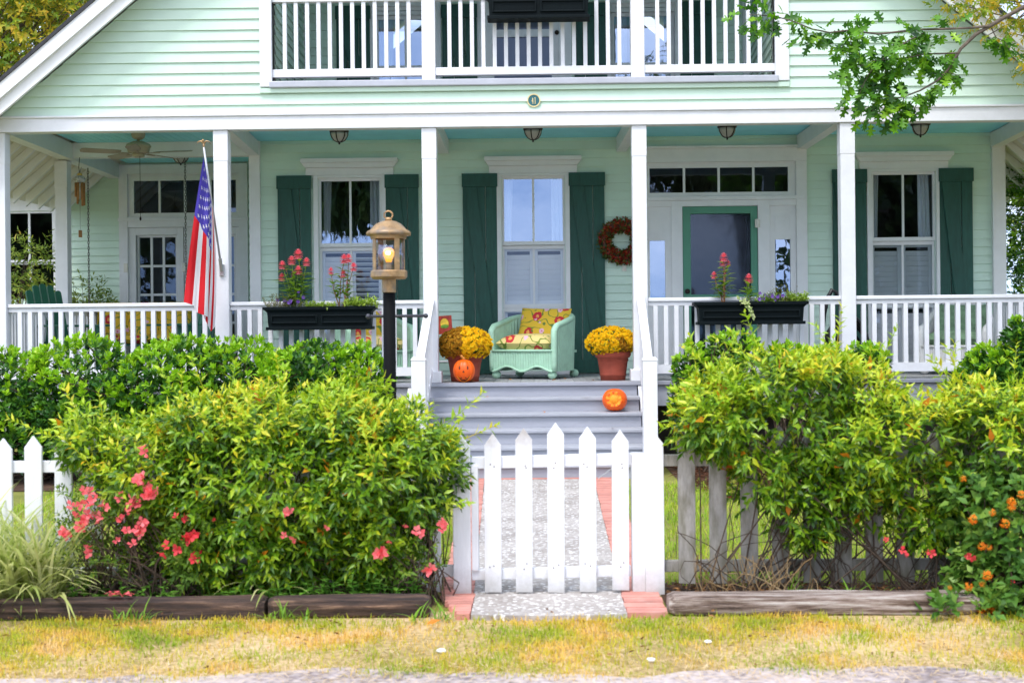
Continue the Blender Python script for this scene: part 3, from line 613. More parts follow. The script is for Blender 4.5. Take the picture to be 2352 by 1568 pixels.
# ================================================================ things on and around the porch
def floral(name, base, seed=0):
    m, nt, b = newmat(name); L = nt.links.new; tc = nd(nt, 'ShaderNodeTexCoord'); mp = nd(nt, 'ShaderNodeMapping'); mp.inputs['Location'].default_value = (seed, seed*.7, seed*1.3); L(tc.outputs['Object'], mp.inputs[0])
    out = None; prev = nd(nt, 'ShaderNodeRGB'); prev.outputs[0].default_value = c4(base); cur = prev.outputs[0]
    def layer(cur, fac, col):
        mx = nd(nt, 'ShaderNodeMix', data_type='RGBA'); L(fac, mx.inputs[0]); L(cur, mx.inputs[6]); mx.inputs[7].default_value = c4(col); return mx.outputs[2]
    w = nd(nt, 'ShaderNodeTexWave'); w.wave_type = 'RINGS'; w.inputs['Scale'].default_value = 2.2; w.inputs['Distortion'].default_value = 14; w.inputs['Detail'].default_value = 1.5; w.inputs['Detail Scale'].default_value = 2.2; L(mp.outputs[0], w.inputs['Vector'])
    r = ramp(nt, [(.0, (0,0,0)), (.93, (0,0,0)), (.965, (1,1,1))]); L(w.outputs['Fac'], r.inputs[0]); cur = layer(cur, r.outputs[0], (.16,.22,.03))
    for sc_, rad, col, sd in ((4.4, .25, (.50,.02,.03), 0), (4.4, .10, (.75,.35,.08), 0), (6.5, .2, (.72,.42,.52), 3.3), (6.5, .07, (.5,.1,.15), 3.3), (8, .15, (.12,.2,.04), 8.1)):
        v = nd(nt, 'ShaderNodeTexVoronoi'); v.inputs['Scale'].default_value = sc_; m2 = nd(nt, 'ShaderNodeMapping'); m2.inputs['Location'].default_value = (sd, sd, sd); L(mp.outputs[0], m2.inputs[0])
        n = nd(nt, 'ShaderNodeTexNoise'); n.inputs['Scale'].default_value = 30; L(mp.outputs[0], n.inputs['Vector']); L(m2.outputs[0], v.inputs['Vector'])
        a = nd(nt, 'ShaderNodeMath', operation='MULTIPLY_ADD'); a.inputs[1].default_value = .22; L(n.outputs['Fac'], a.inputs[0]); L(v.outputs['Distance'], a.inputs[2])
        lt = nd(nt, 'ShaderNodeMath', operation='LESS_THAN'); lt.inputs[1].default_value = rad+.11; L(a.outputs[0], lt.inputs[0])
        cur = layer(cur, lt.outputs[0], col)
    L(cur, b.inputs['Base Color']); b.inputs['Roughness'].default_value = .85; return m
M['floral'] = floral('yellow_floral_fabric', (.68,.44,.03)); M['floral2'] = floral('pale_floral_fabric', (.66,.52,.2), 4.)
M['petalpink'] = leafmat('coral_pink_petals', [(0, (.80,.07,.10)), (.5, (.90,.15,.17)), (1, (.95,.28,.28))], .6, .35, .2, 8)
M['petalmag'] = leafmat('pink_zinnia_petals', [(0, (.78,.10,.15)), (.5, (.90,.20,.25)), (1, (.95,.36,.38))], .6, .3, .2, 8)
M['petalyel'] = leafmat('yellow_mum_petals', [(0, (.90,.50,.006)), (.25, (.98,.66,.01)), (1, (1.,.80,.025))], .7, .35, .3, 9)
M['petalbrn'] = leafmat('faded_mum_petals', [(0, (.25,.10,.008)), (.5, (.55,.27,.015)), (1, (.75,.45,.02))], .7, .2, .3, 9)
M['petalpur'] = leafmat('purple_petals', [(0, (.10,.03,.3)), (1, (.3,.14,.6))], .6, .3)
M['zleaf'] = leafmat('zinnia_leaves', [(0, (.10,.22,.02)), (.6, (.22,.38,.03)), (1, (.42,.52,.06))], .5, .4)
M['stem'] = pm('green_stems', (.2,.3,.05), .6, .2, 20)
M['drystem'] = pm('dry_stems', (.28,.13,.05), .7, .3, 20)

# --- house number plaque
c = D(1226, 231, -.03); t = thing('house_number_plaque', 'round dark teal house number plaque reading 41 with a gold rim above the porch', 'plaque', (c.x, -.02, c.z))
m_ = MB(); n = 40; r0_ = .066
def disc(mb, r, y0, y1, n=40, inner=0):
    if inner:
        vs = [(rr*math.cos(2*PI*i/n), y, rr*math.sin(2*PI*i/n)) for y in (y0, y1) for rr in (r, inner) for i in range(n)]
        f = []
        for i in range(n):
            j = (i+1) % n; f += [(i, n+i, n+j, j), (i, j, 2*n+j, 2*n+i), (n+i, 3*n+i, 3*n+j, n+j)]
        mb.add(vs, [q[::-1] for q in f])
    else:
        vs = [(r*math.cos(2*PI*i/n), y, r*math.sin(2*PI*i/n)) for y in (y0, y1) for i in range(n)]
        mb.add(vs, [tuple(range(n-1, -1, -1))[::-1], tuple(range(2*n-1, n-1, -1))]+[(i, i+n, (i+1) % n+n, (i+1) % n) for i in range(n)])
disc(m_, .06, -.012, 0); m_.build('plate', pm('teal_enamel', (.03,.13,.15), .4, .1), t, local=True)
M['gold'] = pm('gold_lettering', (.78,.62,.3), .4, .05, metal=.2)
m_ = MB(); disc(m_, .068, -.018, 0, 40, .058); m_.build('rim', M['gold'], t, local=True)
m_ = MB(); y0, y1 = -.017, -.0125
m_.prism([(-.021, -.012), (-.0035, -.012), (-.0035, -.007), (-.0155, -.007), (-.0085, .026), (-.013, .026), (-.021, -.007)][::1], y0, y1)
m_.box(-.012, -.006, y0-.0006, y1, -.032, .018); m_.box(-.016, -.002, y0-.0003, y1, -.034, -.031)
m_.box(.011, .017, y0, y1, -.031, .030); m_.prism([(.006, .019), (.0109, .022), (.0109, .030), (.0085, .027)], y0, y1); m_.box(.006, .022, y0-.0003, y1, -.034, -.0312)
m_.build('numerals', M['gold'], t, local=True)

# --- porch ceiling lights
def ceiling_light(x, y, label):
    t = thing('ceiling_light', label, 'ceiling light', (x, y, CZ), group='bronze lights under the porch ceiling')
    m_ = MB(); m_.lathe([(.0, 0), (.075, 0), (.08, -.02), (.105, -.024), (.112, -.03), (.108, -.045), (.1, -.05), (0, -.05)], n=28); m_.build('rim', M['bronze'], t, smooth=True, local=True)
    P = [(.097, -.05), (.094, -.075), (.082, -.105), (.06, -.135), (.03, -.152), (.0, -.156)]
    m_ = MB(); m_.lathe(P, n=28); m_.build('glass_bowl', M['frost'], t, smooth=True, local=True)
    m_ = MB()
    for i in range(6):
        q = 2*PI*i/6+.3; m_.tube([((r+.004)*math.cos(q), (r+.004)*math.sin(q), z) for r, z in P], .006, 5)
    m_.lathe([(.0, -.185), (.008, -.18), (.012, -.172), (.008, -.165), (.024, -.158), (.02, -.148), (0, -.148)], n=12); m_.build('ribs', M['bronze'], t, local=True)
for (x, y), l in zip(((779, 296), (1224, 292), (1670, 288), (2114, 283)), ('leftmost of the four bronze dome lights in front of the porch windows', 'bronze dome ceiling light under the number plaque', 'bronze dome ceiling light in front of the front door transom', 'bronze dome ceiling light above the rightmost ground-floor window')):
    p = D(x, y, 1.42); ceiling_light(p.x, 1.42, l)
p = D(415, 358, 3.2); ceiling_light(p.x, 3.2, 'bronze dome light before the french doors, beyond the fan')
# --- ceiling fan
p = D(318, 350, 1.6); t = thing('ceiling_fan', 'cream five-bladed ceiling fan with pull chain under the blue porch ceiling', 'fan', (p.x, 1.6, CZ))
M['fan'] = pm('aged_cream_enamel', (.42,.37,.25), .45, .06); M['fanb'] = pm('cream_fan_blade', (.36,.30,.23), .55, .08)
zz = p.z-CZ
m_ = MB(); m_.lathe([(0, 0), (.08, 0), (.08, -.02), (.07, -.05), (.045, -.07), (0, -.07)], n=28); m_.build('canopy', M['fan'], t, smooth=True, local=True)
m_ = MB(); m_.tube([(0, 0, -.07), (0, 0, zz+.1)], .017, 10); m_.build('downrod', M['fan'], t, smooth=True, local=True)
m_ = MB(); m_.lathe([(0, zz+.13), (.06, zz+.125), (.135, zz+.09), (.145, zz+.065), (.13, zz+.05), (.12, zz+.0), (.1, zz-.01), (0, zz-.01)], n=32); m_.build('motor_housing', M['fan'], t, smooth=True, local=True)
m_ = MB(); m_.lathe([(0, zz-.01), (.07, zz-.012), (.068, zz-.05), (.04, zz-.06), (0, zz-.062)], n=28); m_.build('switch_housing', M['fan'], t, smooth=True, local=True)
bm_ = MB(); k = 8
poly = [(.2, -.05), (.24, -.062), (.6, -.07), (.64, -.055), (.655, 0), (.64, .055), (.6, .07), (.24, .062), (.2, .05)]
R = Matrix.Rotation(.21, 3, 'X'); vs = [R@Vector((a, b, h)) for h in (-.004, .004) for a, b in poly]; n = len(poly)
bm_.add(vs, [tuple(range(n-1, -1, -1)), tuple(range(n, 2*n))]+[(i, (i+1) % n, (i+1) % n+n, i+n) for i in range(n)])
bm_.box(.08, .26, -.018, .018, -.012, -.005); me = bm_.mesh('blade', M['fanb'])
for i in range(5):
    o = link(me, 'blade', t, (0, 0, zz-.005)); o.rotation_euler = (0, 0, -.16+i*2*PI/5)
m_ = MB(); m_.tube([(.03, -.05, zz-.05), (.03, -.05, zz-.75)], .0025, 4); m_.ball((.03, -.05, zz-.77), (.012, .012, .025), 8, 6); m_.build('pull_chain', M['bronze'], t, local=True)

# --- wreath
c = D(1427, 554, YW-.06); t = thing('wreath', 'round autumn wreath of red berries and green leaves hanging on the siding', 'wreath', (c.x, YW-.07, c.z))
m_ = MB(); m_.tube([(.2*math.cos(q), 0, .2*math.sin(q)) for q in np.linspace(0, 2*PI, 33)], .035, 6); m_.build('vine_ring', M['twig'], t, local=True)
def ring_pts(n, r=.2, rr=.075):
    q = rng.uniform(0, 2*PI, n); w = rng.uniform(0, 2*PI, n); h = rr*rng.uniform(.45, 1.05, n)
    P = np.stack([(r+h*np.cos(w))*np.cos(q), np.minimum(h*np.sin(w)*.8, .04), (r+h*np.cos(w))*np.sin(q)], 1); A = np.stack([np.cos(w)*np.cos(q), np.sin(w)*.8, np.cos(w)*np.sin(q)], 1); return P, unit(A+rng.normal(0, .5, (n, 3)))
M['wleaf'] = leafmat('wreath_leaves', [(0, (.03,.05,.012)), (.5, (.08,.12,.02)), (.8, (.2,.2,.04)), (1, (.3,.1,.02))], .6, .2)
M['wred'] = leafmat('red_berries', [(0, (.10,.005,.004)), (.5, (.30,.012,.006)), (.8, (.42,.05,.01)), (1, (.5,.15,.02))], .4, .05)
lv = LV(); P, A = ring_pts(1100); lv.add(P, A, rand_dirs(1100), .05, .022); lv.build('leaves', M['wleaf'], t)
for o in (t.children[-1],): pass
lv = LV(); P, A = ring_pts(900, rr=.08)
P[:, 1] -= .012
for k in range(3): lv.add(P, rand_dirs(900), rand_dirs(900), .026, .022, T_DIA)
lv.build('berries', M['wred'], t)
for o in t.children:
    if o.name.startswith(('leaves', 'berries')): o.data.transform(Matrix.Translation(wloc(t)))
c = D(1434, 616, YW-.03); t = thing('wall_hook', 'small white metal hook plate on the siding just below the wreath', 'hook', (c.x, YW-.018, c.z)); m_ = MB(); m_.box(-.025, .025, -.012, 0, -.035, .035); m_.box(-.013, .013, -.016, -.0121, -.02, .022); m_.tube([(0, -.016, -.01), (0, -.035, -.015), (0, -.04, .005)], .004, 6); m_.build('plate', M['hinge'], t, local=True)

# --- window box planters
def planter(x0, x1, zt, zb, y1, label, dep=.23):
    c = (x0+x1)/2; t = thing('planter_box', label, 'planter', (c, y1-dep/2, zb)); h = zt-zb; w = (x1-x0)/2; b = w-.045; d = dep/2
    m_ = MB()
    def ring(hw0, hd0, z0, hw1, hd1, z1): 
        vs = [(-hw0,-hd0,z0),(hw0,-hd0,z0),(hw0,hd0,z0),(-hw0,hd0,z0),(-hw1,-hd1,z1),(hw1,-hd1,z1),(hw1,hd1,z1),(-hw1,hd1,z1)]; m_.add(vs, [(0,1,5,4),(1,2,6,5),(2,3,7,6),(3,0,4,7)])
    ring(b-.01, d-.03, .03, b, d-.02, h-.06); m_.box(-b-.012, b+.012, -d+.005, d-.012, 0, .032)
    ring(b, d-.02, h-.06, w-.015, d-.006, h-.03); ring(w, d, h-.03, w, d, h); ring(w-.015, d-.006, h-.0301, w, d, h-.03)
    m_.add([(-w,-d,h),(w,-d,h),(w,d,h),(-w,d,h),(-w+.025,-d+.025,h),(w-.025,-d+.025,h),(w-.025,d-.025,h),(-w+.025,d-.025,h)], [(0,1,5,4),(1,2,6,5),(2,3,7,6),(3,0,4,7)])
    m_.build('box', M['planter'], t, local=True, bevel=.004)
    yf = -d+.02
    for a, e in ((-b+.04, -.02), (.02, b-.04)):
        m_ = MB(); z0, z1 = .065, h-.085; f = .016
        for q in ((a, a+f, z0, z1), (e-f, e, z0, z1), (a+f, e-f, z0, z0+f), (a+f, e-f, z1-f, z1)): m_.box(q[0], q[1], yf-.014, yf+.02, q[2], q[3])
        m_.build('panel_moulding', M['planter'], t, local=True, bevel=.004)
    m_ = MB(); m_.box(-w+.026, w-.026, -d+.026, d-.026, h-.03, h-.012); m_.build('soil', M['soil'], t, local=True)
    return t, zt-.012
yb = .02
x0, x1, _, _ = rect(607, 700, 865, 712, -.1); zt = D(740, 704, -.1).z; zb = D(740, 757, -.1).z
pl1, zs1_ = planter(x0, x1, zt, zb, yb, 'black planter box on the porch rail behind the lamp post, full of tall pink zinnias')
a0, a1, _, _ = rect(1592, 690, 1853, 700, -.1); zt2 = D(1720, 693, -.1).z; zb2 = D(1720, 745, -.1).z
pl2, zs2_ = planter(a0, a1, zt2, zb2, yb, 'black planter box on the porch rail before the front door, with trailing vine')
u0_, u1_, _, _ = rect(1112, 0, 1361, 40, -.1); zb3 = D(1236, 48, -.1).z
pl3, _z = planter(u0_, u1_, zb3+.27, zb3, -.0, 'dark green planter box hanging on the upstairs balcony rail')
# flowers
def zinnia_plant(label, stems, foot, zs, y=-.1, dry=.3, big=1.):
    """stems: list of (disp x, disp y, head radius px)"""
    f = D(foot, 700, y).x; t = thing('zinnia_plant', label, 'flower plant', (f, y, zs))
    lv = LV(); fl = LV(); paths = []; sgreen = LV()
    for i, (px, py, r) in enumerate(stems):
        e = D(px, py, y+random.uniform(-.05, .05)); b = Vector((f+random.uniform(-.04, .04)+(e.x-f)*.3, y, zs)); mid = b.lerp(e, .5)+Vector((random.uniform(-.02, .02), random.uniform(-.02, .02), 0))
        path = [b, b.lerp(mid, .5)+Vector((random.uniform(-.012, .012), 0, 0)), mid, e.lerp(mid, .4), e]; paths.append(path)
        R_px = r*1.12/S(y)
        C = np.array([e]*1); fl = LV()
        for ring, (k, th) in enumerate(((12, 2.3), (14, 1.9), (14, 1.5), (12, 1.1), (9, .7), (6, .3))):
            q = np.arange(k)*2*PI/k+ring*.4; d = np.stack([np.cos(q)*math.sin(th), np.sin(q)*math.sin(th), np.full(k, math.cos(th))], 1)
            fl.add(np.repeat(C, k, 0)+d*R_px*.15+np.array([[0, 0, -.01+.004*ring]]), d, np.array([[0, 0, 1.]])+0*d, R_px*.92*(1-.03*ring), R_px*.5, T_OBOV)
        fl.build('bloom', M['petalmag'], t)
        for s in np.linspace(.18, .86, int(7*(1.4 if r > 9 else 1))):
            p = b.lerp(mid, s*2) if s < .5 else mid.lerp(e, s*2-1)
            if s < .35 and random.random() < dry: continue
            q = random.uniform(0, 6.28)
            for o_ in (0, PI):
                d = np.array([[math.cos(q+o_), math.sin(q+o_)*.8, random.uniform(.0, .5)]]); lv.add(np.array([p]), d, np.array([[0, 0, 1.]]), random.uniform(.08, .14)*(1.25-s*.5)*big, random.uniform(.032, .05)*(1.25-s*.5)*big)
    sgreen.tubes(paths, .006, .0035); sgreen.build('stems', M['drystem' if dry > .4 else 'stem'], t); lv.build('leaves', M['zleaf'], t); return t
z6 = lambda x, y: zp(640, 400, x, y)
def st_(f, L): return [(*f(x, y), r*.281) for x, y, r in L]
zinnia_plant('tall zinnia with red-pink blooms at the left end of the planter behind the lamp', st_(z6, [(345,772,40), (291,822,34), (215,860,32), (413,834,32), (346,902,34), (212,958,30), (305,932,22), (250,900,8), (390,950,8)]), 686, zs1_, dry=.3, big=1.15)
zinnia_plant('zinnia with five pink blooms beside the lamp, in the planter behind it', st_(z6, [(720,810,36), (757,804,32), (797,876,32), (612,908,26), (713,932,30), (640,1010,6), (740,1000,6)]), 785, zs1_, dry=.6)
z7 = lambda x, y: zp(1240, 400, x, y)
zinnia_plant('zinnia with a pink bloom stack in front of the screen door', st_(z7, [(1860,796,34), (1853,836,28), (1897,845,20), (1780,942,26), (1870,930,6)]), 1660, zs2_, dry=.7)
zinnia_plant('short zinnia with one deep pink bloom at the middle of the door planter', st_(z7, [(2065,968,36), (2050,1020,6)]), 1724, zs2_, dry=.4)
def fringe(label, name, px0, px1, zs, n, L, mat, cat, y=-.1, h=.08, flowers=0, T=T_OVATE, wsp=.4):
    f = D((px0+px1)/2, 700, y).x; t = thing(name, label, cat, (f, y, zs)); xa, xb = D(px0, 700, y).x, D(px1, 700, y).x
    lv = LV(); b = np.stack([rng.uniform(xa, xb, n), rng.uniform(y-.1, y+.06, n), np.full(n, zs)], 1); A = unit(rng.normal(0, .5, (n, 3))*[1, 1, .3]+[0, 0, 1.]); hh = rng.uniform(.3, 1, n)*h
    for s in (.35, .65, 1.):
        for k in range(3): lv.add(b+A*(hh*s)[:, None], unit(rng.normal(0, .7, (n, 3))+[0, 0, .5]), np.array([[0, 0, 1.]])+0*b, L*rng.uniform(.6, 1.3, n), L*wsp, T)
    lv.tubes([[Vector(b[i]), Vector(b[i]+A[i]*hh[i])] for i in range(0, n, 2)], .002, .0015)
    lv.build('leaves', mat, t)
    if flowers:
        fl = LV(); P = np.stack([rng.uniform(xa, xb, flowers), rng.uniform(y-.11, y, flowers), zs+rng.uniform(.3, 1., flowers)*h], 1)
        for i in range(flowers):
            fl = LV(); p_ = P[i:i+1]
            for q in range(5): fl.add(p_, np.array([[math.cos(q*1.256), -.3, math.sin(q*1.256)]]), np.array([[0, -1., 0]]), .022, .018, T_OBOV)
            fl.build('bloom', M['petalpur'], t)
    return t
M['lime'] = leafmat('lime_trailing_leaves', [(0, (.2,.36,.03)), (1, (.5,.62,.10))], .5, .4); M['wispy'] = leafmat('wispy_dry_leaves', [(0, (.12,.08,.03)), (.5, (.2,.22,.05)), (1, (.35,.3,.1))], .7, .3)
fringe('wispy brownish seedlings at the left end of the planter behind the lamp', 'bedding_plant', 612, 700, zs1_, 70, .03, M['wispy'], 'plant', h=.17, flowers=9, wsp=.3)
fringe('lime green leaves between the two zinnias of the lamp-side planter', 'bedding_plant', 705, 770, zs1_, 60, .035, M['lime'], 'plant', h=.06)
fringe('lime green leaves spilling over the right end of the planter behind the lamp', 'bedding_plant', 800, 870, zs1_, 60, .05, M['lime'], 'plant', h=.1)
fringe('purple violas in the planter before the front door', 'bedding_plant', 1735, 1800, zs2_, 80, .03, M['zleaf'], 'plant', h=.1, flowers=16)
fringe('thin dry sprigs rising from the door planter by the sidelight', 'bedding_plant', 1770, 1815, zs2_, 40, .025, M['wispy'], 'plant', h=.2, wsp=.3)
fringe('lime green clump at the right end of the planter before the door', 'bedding_plant', 1805, 1852, zs2_, 70, .04, M['lime'], 'plant', h=.1)
# trailing vine
p = D(1722, 690, -.22); t = thing('trailing_vine', 'pale variegated vine trailing down the front of the door planter', 'vine', (p.x, -.2, zs2_)); lv = LV()
pts = [D(x, y, -.235) for x, y in ((1700, 688), (1712, 694), (1718, 705), (1722, 717), (1732, 728))]; pts[0].y = -.15
pp = [Vector(a) for a in pts]; P = np.array([pp[i].lerp(pp[i+1], f) for i in range(4) for f in (.1, .4, .7)]); P = np.repeat(P, 3, 0)
lv.add(P, unit(rng.normal(0, .6, (len(P), 3))*[1, .4, 1]+[0, -.4, -.2]), np.array([[0, -1, .3]])+0*P, .055, .03); lv.build('leaves', leafmat('variegated_leaves', [(0, (.25,.4,.08)), (1, (.7,.72,.35))], .5, .3), t)
lv = LV(); lv.tubes([pp], .003, .002); lv.build('stem', M['stem'], t)

# --- potted mums
def pot(px, zfoot, y, h, rt, rb, label):
    x = D(px, 860, y).x; t = thing('flower_pot', label, 'pot', (x, y, FL+.001))
    m_ = MB(); m_.lathe([(0, 0), (rb, 0), (rb+(rt-rb)*.12, h*.16), (rb+(rt-rb)*.14+.006, h*.18), (rb+(rt-rb)*.17, h*.22), (rb+(rt-rb)*.55, h*.6), (rb+(rt-rb)*.75, h*.78), (rt+.004, h*.8), (rt+.014, h*.86), (rt+.018, h), (rt, h), (rt-.012, h-.03), (0, h-.035)], n=40)
    m_.build('pot_body', M['terra'], t, smooth=True, local=True)
    m_ = MB()
    for k in range(5):
        q = -1.6+k*.62-.9; pts = [Vector(((rt*.93-.055*s_)*math.cos(q+.2*math.sin(3*s_)), (rt*.93-.055*s_)*math.sin(q+.2*math.sin(3*s_)), h*(.72-.3*s_))) for s_ in np.linspace(0, 1, 9)]
        m_.tube(pts, .006, 5)
    m_.build('relief', M['terra'], t, smooth=True, local=True)
    m_ = MB(); m_.lathe([(0, h-.033), (rt-.02, h-.034)], n=24); m_.build('soil', M['soil'], t, local=True)
    return t
def mums(px, py, y, rx, rz, label, brown):
    c = np.array(D(px, py, y)); t = thing('chrysanthemum', label, 'flower plant', (c[0], y, c[2]-rz)); lv = LV(); E = [(c[0], y, c[2], rx, rx, rz)]
    P, A = sample(E, 1300, .8, .95, .08, seed=px); lv.add(P, unit(A+rng.normal(0, .5, A.shape)), A, .05, .03); lv.build('leaves', leafmat('mum_leaves', [(0, (.03,.07,.012)), (1, (.1,.17,.03))], .6, .2), t)
    fl = LV(); P, A = sample(E, 1500, .92, 1.09, .15, seed=px)
    keep = (A[:, 2] > -.85)&~((rng.random(len(P)) < .25)&(A[:, 2] < -.2)); P, A = P[keep], A[keep]; e1, e2 = frame(A); k = len(P); bm = ((nz(P, 6, px) > .8) | (rng.random(k) < .03)) if not brown else ((P[:, 0] < c[0]-.02)&(nz(P, 5, 2)+ (c[0]-P[:, 0])*6 > .35)&(P[:, 2] > c[2]-.12)) | (rng.random(k) < .12)
    for rg, (nn, th) in enumerate(((8, 1.35), (6, .8), (4, .35))):
        for i in range(nn):
            q = i*2*PI/nn+rg*.5; rad = e1*math.cos(q)+e2*math.sin(q); d = A*math.cos(th)+rad*math.sin(th); fl.add(P+A*.004*rg, d, A*math.sin(th)-rad*math.cos(th), .028-.003*rg, .015, T_OBOV, bm.astype(int))
    fl.build('flowers', [M['petalyel'], M['petalbrn']], t); return t
pot(1068, 877, .30, .30, .19, .145, 'terracotta pot of mums standing behind the smiling pumpkin')
mums(1068, 791, .30, .25, .16, 'round mum with yellow flowers, partly faded brown, in the left pot', True)
pot(1408, 873, .30, .30, .175, .13, 'terracotta pot of mums at the right of the wicker chair by a porch column')
mums(1401, 787, .30, .24, .15, 'round bright yellow mum in the right pot beside the porch column', False)
# --- pumpkins
def pumpkin(name, loc, r, hh, label, face):
    t = thing(name, label, 'pumpkin', loc); m_ = MB()
    def fn(d, ph, th):
        k = 1+.045*abs(math.cos(ph*5))-.03
        if abs(d.z) > .8: k *= 1-.35*(abs(d.z)-.8)
        if face == 'rot':
            q = Vector((-.12, -.93, .12)).normalized(); a = math.acos(max(-1, min(1, d.normalized().dot(q))))
            if a < .62: k *= .74+.05*math.sin(ph*23)*math.sin(th*17)
        return k
    m_.ball((0, 0, hh), (r, r*.95, hh), 72, 40, fn=fn)
    if face == 'rot':
        q = Vector((-.12, -.93, .12)).normalized(); nf = []
        for f in m_.f:
            c_ = sum((Vector(m_.v[i])-Vector((0, 0, hh)) for i in f), Vector())/len(f); c_ = Vector((c_.x/r, c_.y/r/.95, c_.z/hh)).normalized(); a = math.acos(max(-1, min(1, c_.dot(q)))); nf.append(1 if a < .66+.05*math.sin(9*math.atan2(c_.x, c_.z)) else 0)
        m_.mi = nf
    m_.build('pumpkin_skin', [M['orange'], M['orange2']], t, smooth=True, local=True)
    if face != 'rot':
        m_ = MB(); m_.tube([(0, 0, hh*1.93), (-.004, -.004, hh*2.05), (-.018, -.01, hh*2.2), (-.034, -.012, hh*2.27)], [.02, .014, .012, .014], 8); m_.build('pumpkin_stem', pm('pumpkin_stem', (.55,.22,.04), .7, .2), t, smooth=True, local=True)
        def on(u, v):                                          # point on the front surface
            yy = -r*.955*math.sqrt(max(0, 1-(u/r)**2-((v-hh)/hh)**2)); d = Vector((u/r, yy/r, (v-hh)/hh)); ph = math.atan2(d.y, d.x); k = 1+.045*abs(math.cos(ph*5))-.03
            return Vector((u*k, yy*k-.0025, hh+(v-hh)*k))
        m_ = MB()
        def patch(poly):
            vs = [on(*p) for p in poly]; c_ = on(sum(p[0] for p in poly)/len(poly), sum(p[1] for p in poly)/len(poly)); m_.add(vs+[c_], [(i, (i+1) % len(vs), len(vs)) for i in range(len(vs))])
        for s in (-1, 1): patch([(s*.042+.009*math.cos(q), hh*1.28+.02*math.sin(q)) for q in np.linspace(0, 2*PI, 10)[:-1]])
        patch([(0, hh*1.08), (.012, hh*.9), (0, hh*.86), (-.012, hh*.9)])
        n = 14; up_ = [(-.07+.14*i/n, hh*.62-.042*(1-(2*i/n-1)**2)) for i in range(n+1)]; lo_ = [(-.07+.14*i/n, hh*.62-.062*(1-(2*i/n-1)**2)) for i in range(n+1)]
        for i in range(n):
            vs = [on(*lo_[i]), on(*lo_[i+1]), on(*up_[i+1]), on(*up_[i])]; m_.add(vs, [(0,1,2,3)])
        for xx in (-.025, .022): patch([(xx-.014, hh*.62-.03), (xx+.014, hh*.62-.03), (xx, hh*.62-.016)])
        m_.build('carved_face', M['carve'], t, local=True)
        m_ = MB(); m_.tube([on(a, b-.004) for a, b in lo_], .0035, 5); m_.build('carved_rim', M['orange2'], t, local=True)
    return t
pumpkin('pumpkin', (D(1066, 870, -.0).x, .0, FL+.001), .112, .122, 'orange pumpkin with a carved smiling face in front of the left flower pot', 'smile')
pumpkin('pumpkin', (D(1412, 920, -.125-2*TT+.16).x, -.125-2*TT+.16, FL-2*RR+.001), .122, .117, 'orange pumpkin collapsed open at the front, sitting on the porch steps', 'rot')

